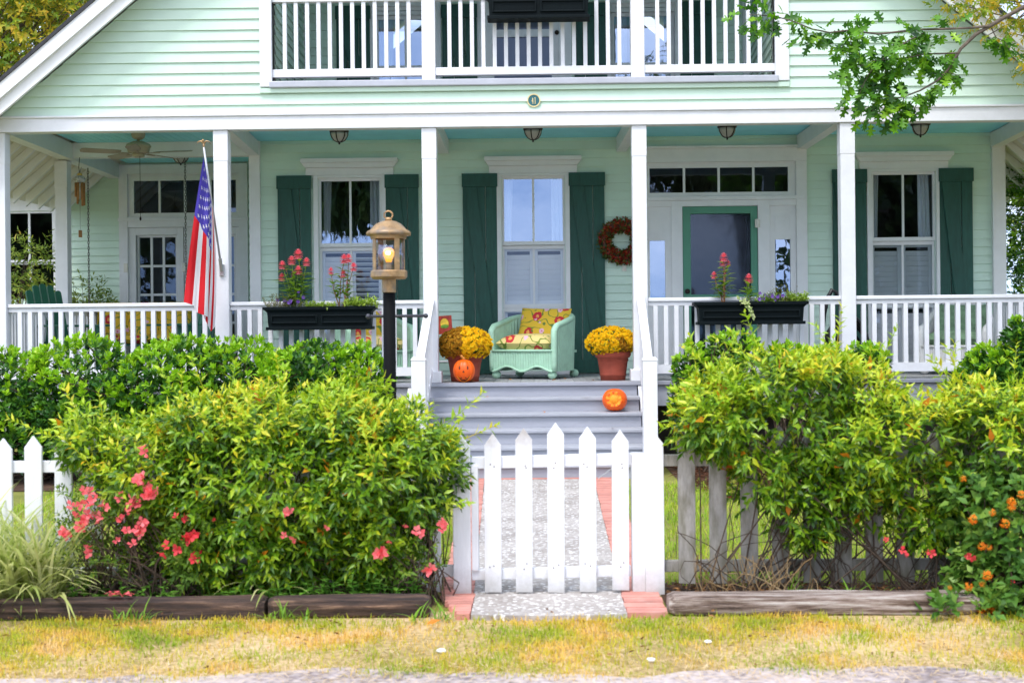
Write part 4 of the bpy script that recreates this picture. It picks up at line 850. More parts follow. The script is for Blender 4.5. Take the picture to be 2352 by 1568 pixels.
# --- wicker armchairs
def wicker_chair(loc, rz, label, W=.78, Dp=.74, hb=.71, ha=.57, mat='mint', cush='floral', cush2='floral2', group=None, high=0):
    t = thing('wicker_armchair', label, 'chair', loc, rz, group); n = 48; th = .05; zf = .085
    def path(u, off):                                           # u 0..1 from front left, round the back, to front right
        hw, hd = W/2-off, Dp/2-off; r = .30-off*.5
        a = hd*2-r; b = PI/2*r; c = 2*hw-2*r; T = 2*a+2*b+c; s = u*T
        if s < a: return (-hw, -hd-off*0+s)
        s -= a
        if s < b: q = s/r; return (-hw+r-r*math.cos(q), hd-r+r*math.sin(q))
        s -= b
        if s < c: return (-hw+r+s, hd)
        s -= c
        if s < b: q = s/r; return (hw-r+r*math.sin(q), hd-r+r*math.cos(q))
        s -= b; return (hw, hd-r-s)
    top = lambda u: ha+(hb-ha)*math.sin(PI*min(1, max(0, u)))**1.4+high*math.exp(-((u-.5)/.2)**4)
    def drop(u): return 0 if .04 < u < .96 else -.045*(1-min(u, 1-u)/.04)**2
    fl_ = lambda u: .03*math.sin(PI*u)                          # back leans out a little
    m_ = MB(); rib = lambda u: .009*math.sin(u*n*1.5*2*PI*.5)
    N = n*3
    for off, sg in ((0, 1), (th, -1)):
        m_.grid(lambda u, v: (lambda p, z: (p[0]*(1+.06*z), p[1]*(1+.10*z)+fl_(u)*z, z))(path(u, off-rib(u)*.5*sg), zf+(top(u)+drop(u)-zf)*v), N, 8)
    m_.build('wicker_shell', M[mat], t, local=True)
    m_ = MB(); rim = []
    for i in range(n*2+1):
        u = i/(n*2); p = path(u, th/2); z = top(u)+drop(u); rim.append((p[0]*(1+.06*z), p[1]*(1+.10*z)+fl_(u)*z, z))
    p0, p1 = path(0, th/2), path(1, th/2)
    f0 = [(p0[0]*(1+.06*z), p0[1]*(1+.1*z)-.004, z) for z in np.linspace(zf, top(0)-.06, 7)]; f1 = [(p1[0]*(1+.06*z), p1[1]*(1+.1*z)-.004, z) for z in np.linspace(top(1)-.06, zf, 7)]
    m_.tube(f0+rim+f1, .036, 8); m_.build('rolled_rim', M[mat], t, local=True, smooth=True)
    m_ = MB(); yf = -Dp/2; zs = .31; w = W/2-.03
    sc_ = lambda u: zf+.055*(.5-.5*math.cos(2*PI*u*2))*(1 if .03 < u < .97 else .4)-.035*math.exp(-((u-.5)/.1)**2)*0
    Nf = 72
    m_.grid(lambda u, v: (-w+2*w*u, yf-.012+.006*math.sin(u*24*2*PI), sc_(u)+(zs-sc_(u))*v), Nf, 4); m_.build('front_apron', M[mat], t, local=True)
    m_ = MB(); m_.tube([(-w+2*w*u, yf-.015, sc_(u)) for u in np.linspace(0, 1, 40)], .014, 6); m_.tube([(-w, yf-.015, zs), (w, yf-.015, zs)], .016, 6); m_.build('apron_braid', M[mat], t, local=True, smooth=True)
    m_ = MB(); m_.box(-w, w, yf, Dp/2-.06, zs-.03, zs-.002); m_.build('seat', M[mat], t, local=True)
    for x in (-W/2+.055, W/2-.055):
        for y in (yf+.04, Dp/2-.08):
            m_ = MB(); m_.ball((x, y, .047), (.052, .052, .046), 14, 10); m_.build('foot', M[mat], t, local=True, smooth=True)
    def cushion(c, sx, sy, sz, rot, mat_, name):
        m_ = MB(); Rm = Matrix.Rotation(rot[0], 3, 'X')@Matrix.Rotation(rot[1], 3, 'Y')
        for sg in (1, -1):
            def f(u, v):
                a, b = 2*u-1, 2*v-1; e = (1-abs(a)**3.5)*(1-abs(b)**3.5); pin = 1-.05*(1-abs(b))*abs(a)**6-.0; q = Rm@Vector((a*sx/2*pin, b*sy/2*(1-.06*(1-abs(a))*abs(b)**6), sg*(sz/2)*max(0, e)**.45)); return Vector(c)+q
            m_.grid(f, 16, 16)
        m_.build(name, M[mat_], t, local=True, smooth=True)
    if cush:
        cushion((-.01, -.08, zs+.085), W-.14, .56, .2, (.02, 0), cush2, 'seat_cushion')
        cushion((.02, .17, zs+.27), .60, .44, .16, (math.radians(64), 0.05), cush, 'back_cushion')
    return t
p = D(1228, 862, 1.05); wicker_chair((p.x+.02, 1.12, FL+.001), -.42, 'mint green wicker armchair with yellow floral cushions in front of the middle window')
p = D(850, 862, 1.3); wicker_chair((p.x, 1.3, FL+.001), .5, 'mint green wicker armchair with floral cushion behind the balusters by the lamp post')
p = D(2200, 860, 1.3); M['sage'] = pm('sage_fabric', (.16,.26,.15), .85, .25, 14)
wicker_chair((p.x, 1.3, FL+.001), -.45, 'white wicker armchair with sage cushions behind the right-hand railing', W=.72, hb=.62, ha=.5, mat='wicker_white', cush='sage', cush2='sage', high=.16)
# --- small white stand with a picture
p = D(1022, 860, .75); t = thing('plant_stand', 'small white metal stand by the left porch column', 'stand', (p.x, .9, FL+.001)); m_ = MB()
for x in (-.14, .14):
    for y in (-.12, .12): m_.tube([(x*1.15, y*1.15, 0), (x, y, .2), (x*.95, y*.95, .42)], .011, 6)
m_.box(-.16, .16, -.14, .14, .42, .44); m_.tube([(-.14, -.12, .2), (.14, -.12, .2), (.14, .12, .2), (-.14, .12, .2), (-.14, -.12, .2)], .008, 6); m_.build('frame', M['white'], t, local=True)
p = D(1021, 746, .9); t = thing('painted_tile', 'small red square picture with a yellow and green oval beside the left flower pot', 'picture', (p.x, .86, p.z-.1)); m_ = MB()
R = Matrix.Rotation(-.12, 3, 'X')@Matrix.Rotation(-.06, 3, 'Y'); m_.obox((0, 0, .1), .17, .016, .2, R)
m_.build('panel', pm('red_glaze', (.33,.03,.012), .35, .45, 9), t, local=True)
for nm, col, s, zz, yy in (('oval', (.62,.42,.03), (.045, .055), .115, -.011), ('oval_base', (.12,.26,.02), (.045, .02), .082, -.0118)):
    m_ = MB(); vs = [R@Vector((.004+s[0]*math.cos(q), yy, zz-.1+s[1]*math.sin(q)))+Vector((0, 0, .1)) for q in np.linspace(0, 2*PI, 25)[:-1]]; m_.add(vs, [tuple(range(24))]); m_.build(nm, pm(nm, col, .4, .3, 20), t, local=True)

# --- hose on a reel
p = D(1940, 860, .5); t = thing('garden_hose', 'black garden hose coiled on a stand behind the porch column and railing', 'hose', (p.x, .5, FL+.001))
def hp(x, y, Y=.45): return Vector(D(x, y, Y))-Vector(t.location)
m_ = MB(); lp = [hp(x, y) for x, y in ((1893, 850), (1889, 800), (1889, 760), (1893, 720), (1901, 684), (1911, 666), (1922, 672), (1931, 708), (1938, 760), (1945, 800), (1948, 850))]
m_.tube(lp, .024, 8); cx_ = hp(1945, 790)
for k in range(4):
    r = .26-.02*(k % 2); m_.tube([cx_+Vector((r*math.cos(q)*(.75+.07*k), .03*k-.05, r*1.15*math.sin(q)-.02*k)) for q in np.linspace(0, 2*PI, 28)], .023, 8)
m_.build('hose_coil', M['hose'], t, local=True, smooth=True)
m_ = MB(); m_.tube([(0, .05, 0), (0, .05, .75)], .02, 8); m_.tube([(-.15, .05, .02), (.15, .05, .02)], .018, 8); m_.tube([cx_+Vector((0, .1, 0)), cx_+Vector((0, -.12, 0))], .12, 18); m_.build('stand', M['black'], t, local=True)

# --- porch swing on chains
sy = 3.2; xa, xb = D(205, 600, sy).x, D(428, 600, sy).x; xc = (xa+xb)/2; t = thing('porch_swing', 'green slatted porch swing hanging on chains with yellow floral cushions', 'swing', (xc, sy, FL+.38)); hw = (xb-xa)/2
m_ = MB()
for i in range(7): m_.box(-hw, hw, -.28+i*.08, -.28+i*.08+.065, 0, .022)
for x in (-hw+.03, 0, hw-.03): m_.box(x-.02, x+.02, -.28, .28, -.05, -.001)
m_.build('seat', M['chairgreen'], t, local=True)
m_ = MB()
for i in range(13):
    x = -hw+.05+i*(2*hw-.1)/12; m_.obox((x, .33, .28), .06, .018, .5, Matrix.Rotation(-.2, 3, 'X'))
m_.obox((0, .385, .52), 2*hw, .03, .07, Matrix.Rotation(-.2, 3, 'X')); m_.build('backrest', M['chairgreen'], t, local=True)
for s in (-1, 1):
    m_ = MB(); m_.box(s*hw-.04, s*hw+.04, -.3, .32, .24, .265); m_.box(s*hw-.02, s*hw+.02, -.27, -.22, 0, .24); m_.box(s*hw-.02, s*hw+.02, .26, .3, 0, .24); m_.build('armrest', M['chairgreen'], t, local=True)
    m_ = MB(); z = .0; k = 0; top = CZ-(FL+.38)
    while z < top-.03:
        q = np.linspace(0, 2*PI, 9); pts = [((s*hw+(.0105*math.cos(a) if k % 2 else 0)), -.02+(0 if k % 2 else .0105*math.cos(a)), z+.024+.026*math.sin(a)) for a in q]; m_.tube(pts, .0042, 4, cap=False); z += .037; k += 1
    m_.build('chain', M['steel'] if 0 else pm('dull_chain', (.16,.16,.15), .5, .2, metal=.5), t, local=True)
for i in range(3):
    x = -hw+.22+i*(2*hw-.44)/2
    for nm, c_, sx, sy_, sz, rt in (('back_cushion', (x, .25, .31), .42, .5, .14, math.radians(80)), ('seat_cushion', (x, -.03, .085), .42, .5, .13, 0)):
        m_ = MB(); Rm = Matrix.Rotation(rt, 3, 'X')
        for sg in (1, -1): m_.grid(lambda u, v: Vector(c_)+Rm@Vector(((2*u-1)*sx/2, (2*v-1)*sy_/2, sg*sz/2*max(0, (1-abs(2*u-1)**4)*(1-abs(2*v-1)**4))**.45)), 12, 12)
        m_.build(nm, M['floral'], t, local=True, smooth=True)
# --- green rocking chairs
def rocker(px, y, rz, label):
    x = D(px, 760, y).x; t = thing('rocking_chair', label, 'chair', (x, y, FL+.001), rz, 'green wooden rocking chairs on the side porch')
    for s in (-1, 1):
        m_ = MB(); pts = [(s*.27, -.5+i*.1, .03+.25*((i-5)/5.)**2*.35) for i in range(11)]; m_.tube(pts, .02, 6); m_.build('rocker_rail', M['chairgreen'], t, local=True)
        m_ = MB(); m_.box(s*.27-.022, s*.27+.022, -.27, -.22, .05, .62); m_.build('leg', M['chairgreen'], t, local=True, bevel=.004)
        m_ = MB(); m_.box(s*.27-.022, s*.27+.022, .2, .25, .05, .62); m_.build('leg', M['chairgreen'], t, local=True, bevel=.004)
        m_ = MB(); m_.prism([(s*.29-.055, .0), (s*.29+.055, .0), (s*.29+.055, .024), (s*.29-.055, .024)], -.36, .3); o = m_.build('armrest', M['chairgreen'], t, local=True, bevel=.006); o.location = (0, 0, .621)
    m_ = MB()
    for i in range(6): m_.box(-.25, .25, -.27+i*.085, -.27+i*.085+.07, .40-.012*i, .42-.012*i)
    m_.build('seat', M['chairgreen'], t, local=True)
    m_ = MB(); Rm = Matrix.Rotation(-.25, 3, 'X')
    for i in range(5):
        xx = -.2+i*.1; h = .66+.08*(1-(xx/.2)**2); n = 10; a = [(xx-.042, 0), (xx+.042, 0), (xx+.042, h)]+[(xx+.042*math.cos(q), h+.03*math.sin(q)) for q in np.linspace(.3, PI-.3, 5)]+[(xx-.042, h)]
        vs = [Vector((0, .22, .38))+Rm@Vector((p_[0], yy, p_[1])) for yy in (-.01, .01) for p_ in a]; k = len(a); m_.add(vs, [tuple(range(k)), tuple(range(2*k-1, k-1, -1))]+[(j, j+k, (j+1) % k+k, (j+1) % k) for j in range(k)])
    m_.build('backrest', M['chairgreen'], t, local=True)
    return t
rocker(150, 1.5, 1.0, 'green rocking chair nearest the front left porch corner'); rocker(425, 1.4, -.75, 'green rocking chair behind the hanging flag')
# --- wind chime
p = D(180, 400, 2.15); t = thing('wind_chime', 'bamboo wind chime with a carved coconut top hanging by the white post', 'wind chime', (p.x, 2.2, p.z))
cz_ = lambda y: D(180, y, 2.2).z-p.z
m_ = MB(); m_.tube([(0, 0, cz_(362)), (-.012, 0, cz_(385)), (0, 0, cz_(400))], .004, 5); m_.tube([(0, 0, cz_(400)), (.02, 0, cz_(384))], .003, 5); m_.tube([(0, 0, cz_(440)), (0, 0, cz_(530))], .0015, 4); m_.build('cord', M['bronze'], t, local=True)
m_ = MB(); m_.ball((0, 0, cz_(412)), (.065, .065, .05), 18, 12); m_.build('coconut_top', pm('coconut_paint', (.45,.45,.43), .7, .5, 25, dirt=((.03,.03,.03), 30, .5, .9)), t, local=True, smooth=True)
m_ = MB(); m_.ball((0, 0, cz_(402)), (.03, .03, .025), 12, 8); m_.build('ornament', pm('ochre_glaze', (.6,.38,.08), .5, .2), t, local=True, smooth=True)
M['bamboo'] = pm('bamboo', (.33,.15,.045), .5, .25, 20)
for i in range(6):
    q = i*PI/3+.4; L_ = [.27, .2, .25, .17, .23, .28][i]; m_ = MB(); x, y = .048*math.cos(q), .048*math.sin(q); m_.tube([(x, y, cz_(420)), (x, y, cz_(420)-L_)], .014, 8); m_.build('bamboo_tube', M['bamboo'], t, local=True, smooth=True)
m_ = MB(); m_.obox((0, 0, cz_(537)), .05, .006, .085, Matrix.Rotation(.9, 3, 'Z')); m_.build('clapper_sail', M['bamboo'], t, local=True, bevel=.003)

# --- flag
A0 = D(509, 618, -.03); TP = D(468, 338, -.55); t = thing('flag', 'american flag hanging limp from a slanted pole on the porch column', 'flag', (A0.x, -.03, A0.z))
m_ = MB(); m_.tube([A0+Vector((0, -.02, .03)), TP], .011, 10); m_.build('pole', M['steel'], t, smooth=True)
m_ = MB(); m_.box(A0.x-.025, A0.x+.025, -.03, .0, A0.z-.07, A0.z+.05); m_.tube([A0+Vector((0, 0, -.02)), A0.lerp(TP, .09)], .019, 10); m_.build('bracket', M['steel'], t, bevel=.003)
m_ = MB(); m_.ball(TP+Vector((0, 0, .02)), (.012, .012, .03), 10, 8)
for s in (-1, 1): m_.tube([TP+Vector((0, 0, .035)), TP+Vector((s*.025, 0, .06)), TP+Vector((s*.055, .0, .055)), TP+Vector((s*.07, 0, .025))], [.012, .01, .007, .002], 6)
m_.ball(TP+Vector((-.005, -.01, .065)), .012, 10, 8); m_.build('eagle_finial', M['brass'], t, smooth=True)
z5 = lambda x, y: zp(0, 400, x, y)
HO = [z5(1662, -20), z5(1742, 428)]; bot = [(0, 1500, 1160), (.22, 1582, 1185), (.3, 1598, 1240), (.55, 1700, 1280), (.72, 1662, 1275), (.9, 1722, 1400), (1, 1757, 1360)]
def interp(L, h):
    for a, b in zip(L, L[1:]):
        if h <= b[0]: f = (h-a[0])/(b[0]-a[0]); return a[1]+(b[1]-a[1])*f, a[2]+(b[2]-a[2])*f
    return L[-1][1:]
FH = [(0, .0, .01), (.04, .10, -.012), (.077, .19, .0), (.154, .34, .012), (.231, .47, -.015), (.308, .60, .0), (.385, .69, -.012), (.462, .77, .008), (.538, .82, -.008), (.615, .885, 0), (.692, .94, -.008), (.77, 1., .0), (.9, .9, .05), (1., .8, .06)]
def fpt(h, w, off=0):
    for a_, b_ in zip(FH, FH[1:]):
        if h <= b_[0]+1e-6: f_ = (h-a_[0])/(b_[0]-a_[0]); hs = a_[1]+(b_[1]-a_[1])*f_; yo = a_[2]+(b_[2]-a_[2])*f_; break
    h = hs
    x0, y0 = HO[0][0]+(HO[1][0]-HO[0][0])*h, HO[0][1]+(HO[1][1]-HO[0][1])*h; bx, by = interp(bot, h); bx, by = z5(bx, by)
    e = w; x = x0+(bx-x0)*e-(3*math.sin(PI*w)*(1-h))+5*math.sin(PI*w)*h; y = y0+(by-y0)*w
    # canton end on the left edge bulges out
    Y = -.55+.25*h+.02*math.sin(h*7+w*2)*min(1, w*4)+.02*math.sin(w*9+h*4)-off+yo*(.35+.65*w)*1.6
    return D(x, y, Y)
fm = MB(); NH, NW = 78, 40
vs = [fpt(i/NH, j/NW) for j in range(NW+1) for i in range(NH+1)]; fs = []; mi = []
for j in range(NW):
    for i in range(NH):
        fs.append((j*(NH+1)+i, j*(NH+1)+i+1, (j+1)*(NH+1)+i+1, (j+1)*(NH+1)+i)); h = (i+.5)/NH; w = (j+.5)/NW
        mi.append(2 if (h < 7/13 and w < .4) else (0 if int(h*13) % 2 == 0 else 1))
fm.v = vs; fm.f = fs; fm.mi = mi
for r in range(9):
    for c_ in range(6 if r % 2 == 0 else 5):
        hc = (r+1)/10*7/13; wc = .4*((c_*2+(1 if r % 2 == 0 else 2))/12); P0 = fpt(hc, wc, .006); ex_ = (fpt(hc+.01, wc)-fpt(hc-.01, wc)).normalized(); ey_ = (fpt(hc, wc+.01)-fpt(hc, wc-.01)).normalized(); q = []
        for k in range(10):
            a = k*PI/5; rr = .024 if k % 2 == 0 else .0095; q.append(P0+ex_*rr*math.sin(a)-ey_*rr*math.cos(a))
        fm.add(q+[P0], [(k, (k+1) % 10, 10) for k in range(10)], 1)
def cloth(n, c_):
    m = leafmat(n, [(0, c_), (1, c_)], .75, .25); return m
fm.build('flag_cloth', [cloth('flag_red', (.62,.008,.016)), cloth('flag_white', (.80,.78,.78)), cloth('flag_blue', (.07,.05,.38))], t, smooth=True)

# --- lamp post
YL = -5.8; s_ = S(YL); b = D(895, 800, YL); t = thing('lamp_post', 'black lamp post with a weathered brass lantern and a lit bulb', 'lamp post', (b.x, YL, 0))
lz = lambda y: D(888, y, YL).z
m_ = MB(); m_.tube([(0, 0, 0), (0, 0, lz(668))], .038, 20); m_.build('post', M['black'], t, smooth=True, local=True)
x0_, x1_ = D(846, 726, YL).x-b.x, D(978, 726, YL).x-b.x; zz = lz(726); m_ = MB(); m_.tube([(x0_, 0, zz), (x1_, 0, zz)], .009, 8); m_.ball((x0_, 0, zz), .016); m_.ball((x1_, 0, zz), .016); m_.build('ladder_bar', pm('dark_bar', (.06,.06,.07), .4, .2, metal=.4), t, smooth=True, local=True)
m_ = MB(); m_.lathe([(.0405, lz(672)), (.043, lz(671)), (.043, lz(641)), (.04, lz(640))], n=20); m_.lathe([(.0, lz(641)), (.1, lz(641)), (.112, lz(636)), (.112, lz(624)), (.105, lz(621)), (0, lz(621))], n=36); m_.build('lantern_base', M['brass'], t, local=True)
m_ = MB()
for i in range(4):
    q = i*PI/2+.62; m_.beam((.1*math.cos(q), .1*math.sin(q), lz(622)), (.1*math.cos(q), .1*math.sin(q), lz(548)), .034, .006, up=(math.cos(q), math.sin(q), .01))
m_.lathe([(.108, lz(549)), (.11, lz(545)), (.115, lz(536)), (.1, lz(534))], n=36); m_.build('lantern_cage', M['brass'], t, local=True)
m_ = MB(); m_.lathe([(.093, lz(620)), (.093, lz(549))], n=36); m_.build('lantern_glass', glassmat('lantern_glass', .2, (.86,.80,.72), .12), t, smooth=True, local=True)
m_ = MB(); m_.lathe([(.09, lz(543)), (.135, lz(541)), (.136, lz(535)), (.128, lz(531)), (.108, lz(527)), (.095, lz(521)), (.075, lz(514)), (.048, lz(509)), (.02, lz(506.5)), (0, lz(506))], n=40); m_.lathe([(0, lz(507)), (.022, lz(506)), (.018, lz(500)), (0, lz(499))], n=16); m_.tube([(.026*math.cos(q), 0, lz(494)+.024*math.sin(q)) for q in np.linspace(0, 2*PI, 21)], .0055, 6); m_.build('lantern_roof', M['brass'], t, smooth=True, local=True)
em, nt, bb = newmat('lit_bulb'); bb.inputs['Base Color'].default_value = (1, .45, .1, 1); bb.inputs['Emission Color'].default_value = (1, .40, .045, 1); bb.inputs['Emission Strength'].default_value = .9
em2, nt, bb = newmat('lit_filament'); bb.inputs['Emission Color'].default_value = (1, .72, .3, 1); bb.inputs['Emission Strength'].default_value = 5
m_ = MB(); zb_ = lz(583); m_.lathe([(0, zb_-.052), (.018, zb_-.05), (.02, zb_-.035), (.032, zb_-.012), (.036, zb_+.006), (.03, zb_+.026), (.015, zb_+.037), (0, zb_+.039)], n=20); m_.build('bulb', em, t, smooth=True, local=True)
m_ = MB(); m_.ball((-.0, -.034, zb_+.004), (.017, .008, .013), 12, 8); m_.build('filament_glow', em2, t, smooth=True, local=True)
m_ = MB(); m_.tube([(0, 0, lz(621)), (0, 0, zb_-.045)], .016, 10); m_.build('bulb_holder', M['frost'], t, smooth=True, local=True)
# ================================================================ garden
YG = -6.92                                             # fence line
def stainpicket(name):
    return pm(name, (.78,.78,.79), .6, .04, 6, bump=.25, bscale=18, stretch=(8, 8, 1.2), dirt=((.36,.34,.28), 3.2, .62, .55))
M['fence'] = stainpicket('weathered_white_fence'); M['fence2'] = pm('grimy_shaded_fence', (.38,.36,.33), .75, .16, 7, bump=.3, bscale=18, stretch=(6,6,1.5), dirt=((.17,.16,.11), 4, .45, .8))  # second fence: grime, with the pickets' shade also darkened into the paint colour
M['gate'] = pm('white_gate_paint', (.82,.82,.84), .55, .02, 5, bump=.15, bscale=14, stretch=(8,8,1), dirt=((.5,.47,.42), 5, .7, .5))
def wornmat():
    m = pm('gate_paint_with_worn_tip', (.80,.80,.82), .55, .02, 5, bump=.15, bscale=14, stretch=(8,8,1)); nt = m.node_tree; L = nt.links.new; b = nt.nodes['Principled BSDF']; cur = b.inputs['Base Color'].links[0].from_socket
    tc = nd(nt, 'ShaderNodeTexCoord'); sp = nd(nt, 'ShaderNodeSeparateXYZ'); L(tc.outputs['Object'], sp.inputs[0]); n = nd(nt, 'ShaderNodeTexNoise'); n.inputs['Scale'].default_value = 22; n.inputs['Detail'].default_value = 6; L(tc.outputs['Object'], n.inputs[0])
    a = nd(nt, 'ShaderNodeMath', operation='MULTIPLY_ADD'); a.inputs[1].default_value = .12; L(n.outputs['Fac'], a.inputs[0]); L(sp.outputs[2], a.inputs[2]); r = ramp(nt, [(.82, (0,0,0)), (.92, (1,1,1))]); L(a.outputs[0], r.inputs[0]); f = nd(nt, 'ShaderNodeMath', operation='MULTIPLY'); f.inputs[1].default_value = .7; L(r.outputs[0], f.inputs[0]); mx = nd(nt, 'ShaderNodeMix', data_type='RGBA'); L(f.outputs[0], mx.inputs[0]); L(cur, mx.inputs[6]); mx.inputs[7].default_value = (.36, .31, .26, 1); L(mx.outputs[2], b.inputs['Base Color']); return m
M['gateworn'] = wornmat()
def splash(m, z0, z1, k, col):
    nt = m.node_tree; L = nt.links.new; b = nt.nodes['Principled BSDF']; cur = b.inputs['Base Color'].links[0].from_socket; tc = nd(nt, 'ShaderNodeTexCoord'); sp = nd(nt, 'ShaderNodeSeparateXYZ'); L(tc.outputs['Object'], sp.inputs[0])
    n = nd(nt, 'ShaderNodeTexNoise'); n.inputs['Scale'].default_value = 16; n.inputs['Detail'].default_value = 8; n.inputs['Roughness'].default_value = .7; L(tc.outputs['Object'], n.inputs[0]); a = nd(nt, 'ShaderNodeMath', operation='MULTIPLY_ADD'); a.inputs[1].default_value = -.22; L(n.outputs['Fac'], a.inputs[0]); L(sp.outputs[2], a.inputs[2])
    r = ramp(nt, [(0, (1,1,1)), (1, (0,0,0))]); mr = nd(nt, 'ShaderNodeMapRange'); mr.inputs[1].default_value = z0-.11; mr.inputs[2].default_value = z1-.11; L(a.outputs[0], mr.inputs[0]); L(mr.outputs[0], r.inputs[0]); f = nd(nt, 'ShaderNodeMath', operation='MULTIPLY'); f.inputs[1].default_value = k; L(r.outputs[0], f.inputs[0]); mx = nd(nt, 'ShaderNodeMix', data_type='RGBA'); L(f.outputs[0], mx.inputs[0]); L(cur, mx.inputs[6]); mx.inputs[7].default_value = c4(col); L(mx.outputs[2], b.inputs['Base Color'])
for k_ in ('gate', 'gateworn', 'fence'): splash(M[k_], .02, .16, .6, (.36,.33,.28))
splash(M['fence2'], .05, .5, .5, (.14,.13,.09))
M['nail'] = pm('nail_heads', (.25,.22,.2), .6, .2)
def picket(parent, x, zt, zb, w=.091, y=YG, name='picket', mat='fence', lean=0, th=.02, tip=.062):
    m_ = MB(); d = lean; hw = w/2
    m_.prism([(x-hw, zb+random.uniform(0, .006)), (x+hw, zb), (x+hw+d, zt-tip), (x+d, zt), (x-hw+d, zt-tip)], y-th/2, y+th/2)
    if mat.startswith('gate') and name == 'picket':
        for zz in (.69, .675, .165, .15):
            m_.ball((x+random.uniform(-.02, .02)+d*zz, y-th/2, zz+random.uniform(-.008, .008)), .0045, 6, 4, m=1)
    return m_.build(name, [M[mat], M['nail']], parent, bevel=.003)
def gx_(xn, yn, Y=YG): p = D(xn*.91875, yn*.91875, Y); return p
# --- gate
gt = thing('garden_gate', 'white picket gate with five pointed pickets standing closed across the shell path', 'gate', (gx_(1390, 1478).x, YG, 0))
for (xn, yt, yb_) in ((1231.5, 1082, 1478), (1309, 1069, 1478), (1388.5, 1055, 1480), (1468, 1065, 1478), (1549.5, 1073, 1473)):
    a = gx_(xn, yt); b = gx_(xn+2, yb_); picket(gt, b.x, a.z, b.z, .088, YG-.016, mat='gateworn' if xn < 1320 else 'gate', lean=a.x-b.x)
for yy, hh in ((1150, .062), (1429, .055)):
    p0 = gx_(1180, yy+6, YG+.02); p1 = gx_(1577, yy-4, YG+.02); m_ = MB(); m_.beam((p0.x, YG+.017, p0.z), (p1.x, YG+.017, p1.z), .04, hh); m_.build('rail', M['gate'], gt, bevel=.003)
m_ = MB(); p0 = gx_(1495, 1195, YG+.05); p1 = gx_(1530, 1170, YG+.05); m_.tube([(p0.x, YG+.045, p0.z), (p1.x, YG+.045, p1.z)], .004, 6); m_.build('latch_cord', M['white'], gt)
# --- gate posts with their boards
for lab, xs, ytops, ybs, bx in (('white gate post with a narrow strip on its inner side, left of the garden gate', (1134, 1178), (1086,), 1482, (1179.5, 1196, 1162, 1425)), ('white double gate post with a pointed board, right of the garden gate', (1613, 1660), (1078,), 1490, (1580, 1612, 1136, 1488))):
    pc = gx_(sum(xs)/2, 1400); t = thing('gate_post', lab, 'gate post', (pc.x, YG, 0))
    a = gx_(sum(xs)/2, ytops[0]); w = (xs[1]-xs[0])/475
    picket(t, pc.x, a.z, gx_(1200, ybs).z, w, YG-.015, 'post_board', 'gate', th=.03)
    a0, a1 = gx_(bx[0], 1300).x, gx_(bx[1], 1300).x; m_ = MB(); m_.box(a0, a1, YG-.02, YG+.07, max(.002, gx_(1200, bx[3]).z), gx_(1200, bx[2]).z); m_.build('post', M['gate'], t, bevel=.004)
    m_ = MB(); m_.box(pc.x-w*.32, pc.x+w*.32, YG+.001, YG+.08, 0, .35); m_.build('post_foot', M['black'] if xs[0] < 1200 else M['fence2'], t)
# --- fences
fl = thing('picket_fence', 'white picket fence mostly hidden by the flowering hedge, left of the gate', 'fence', (-1.5, YG, 0))
px = 8.5
x = gx_(9.5, 1200).x; sp = 75.6/475
xs = [x+(i-2)*sp for i in range(17)]
for i, x in enumerate(xs): picket(fl, x, gx_(72, 1091).z+random.uniform(-.008, .008), .06, .092)
picket(fl, gx_(1083, 1400).x, .86, .02, .084)
zr_ = [gx_(100, 1167).z, gx_(1000, 1429).z]
for z in zr_: m_ = MB(); m_.box(xs[0]-.1, gx_(1133, 1400).x, YG+.011, YG+.05, z-.03, z+.03); m_.build('rail', M['fence'], fl, bevel=.003)
fr_ = thing('picket_fence', 'grimy white picket fence tangled in bare vines, right of the gate', 'fence', (2.3, YG, 0))
x = gx_(1718, 1400).x
for i in range(22): picket(fr_, x+i*sp*1.025, .875+random.uniform(-.01, .01), .055, .09, mat='fence2')
for z in (.70, .145): m_ = MB(); m_.box(gx_(1662, 1400).x, 5.25, YG+.011, YG+.05, z-.03, z+.03); m_.build('rail', M['fence2'], fr_, bevel=.003)
# --- timbers
def timber(x0, x1, y, h, dpt, label, mat, seed):
    t = None; m_ = MB(); n = int((x1-x0)/.03); ns = 18
    vs = []; sx = seed*3.1
    for i in range(n+1):
        x = x0+(x1-x0)*i/n
        for j in range(ns):
            q = 2*PI*j/ns; cx_, sz = math.cos(q), math.sin(q); k = 1/max(abs(cx_), abs(sz))**.72
            r = 1+.05*math.sin(x*7+sx+3*cx_)+.045*math.sin(x*2.3+q*2+sx)+.035*math.sin(x*1.1+q*5+sx)-.1*max(0, math.sin(q*7+x*.9+sx))**8+random.uniform(-.012, .012)
            e = .82 if i in (0, n) else 1
            vs.append((x, y+cx_*k*dpt/2*r*e, max(.0, h/2+sz*k*h/2*r*e)))
    m_.v = vs; m_.f = [(i*ns+j, (i+1)*ns+j, (i+1)*ns+(j+1) % ns, i*ns+(j+1) % ns) for i in range(n) for j in range(ns)]+[tuple(range(ns)), tuple(range(n*ns+ns-1, n*ns-1, -1))]; m_.mi = [0]*len(m_.f)
    o = m_.build('landscape_timber', mat, None); return tag(o, label, 'timber', 'railway timbers edging the flower beds')
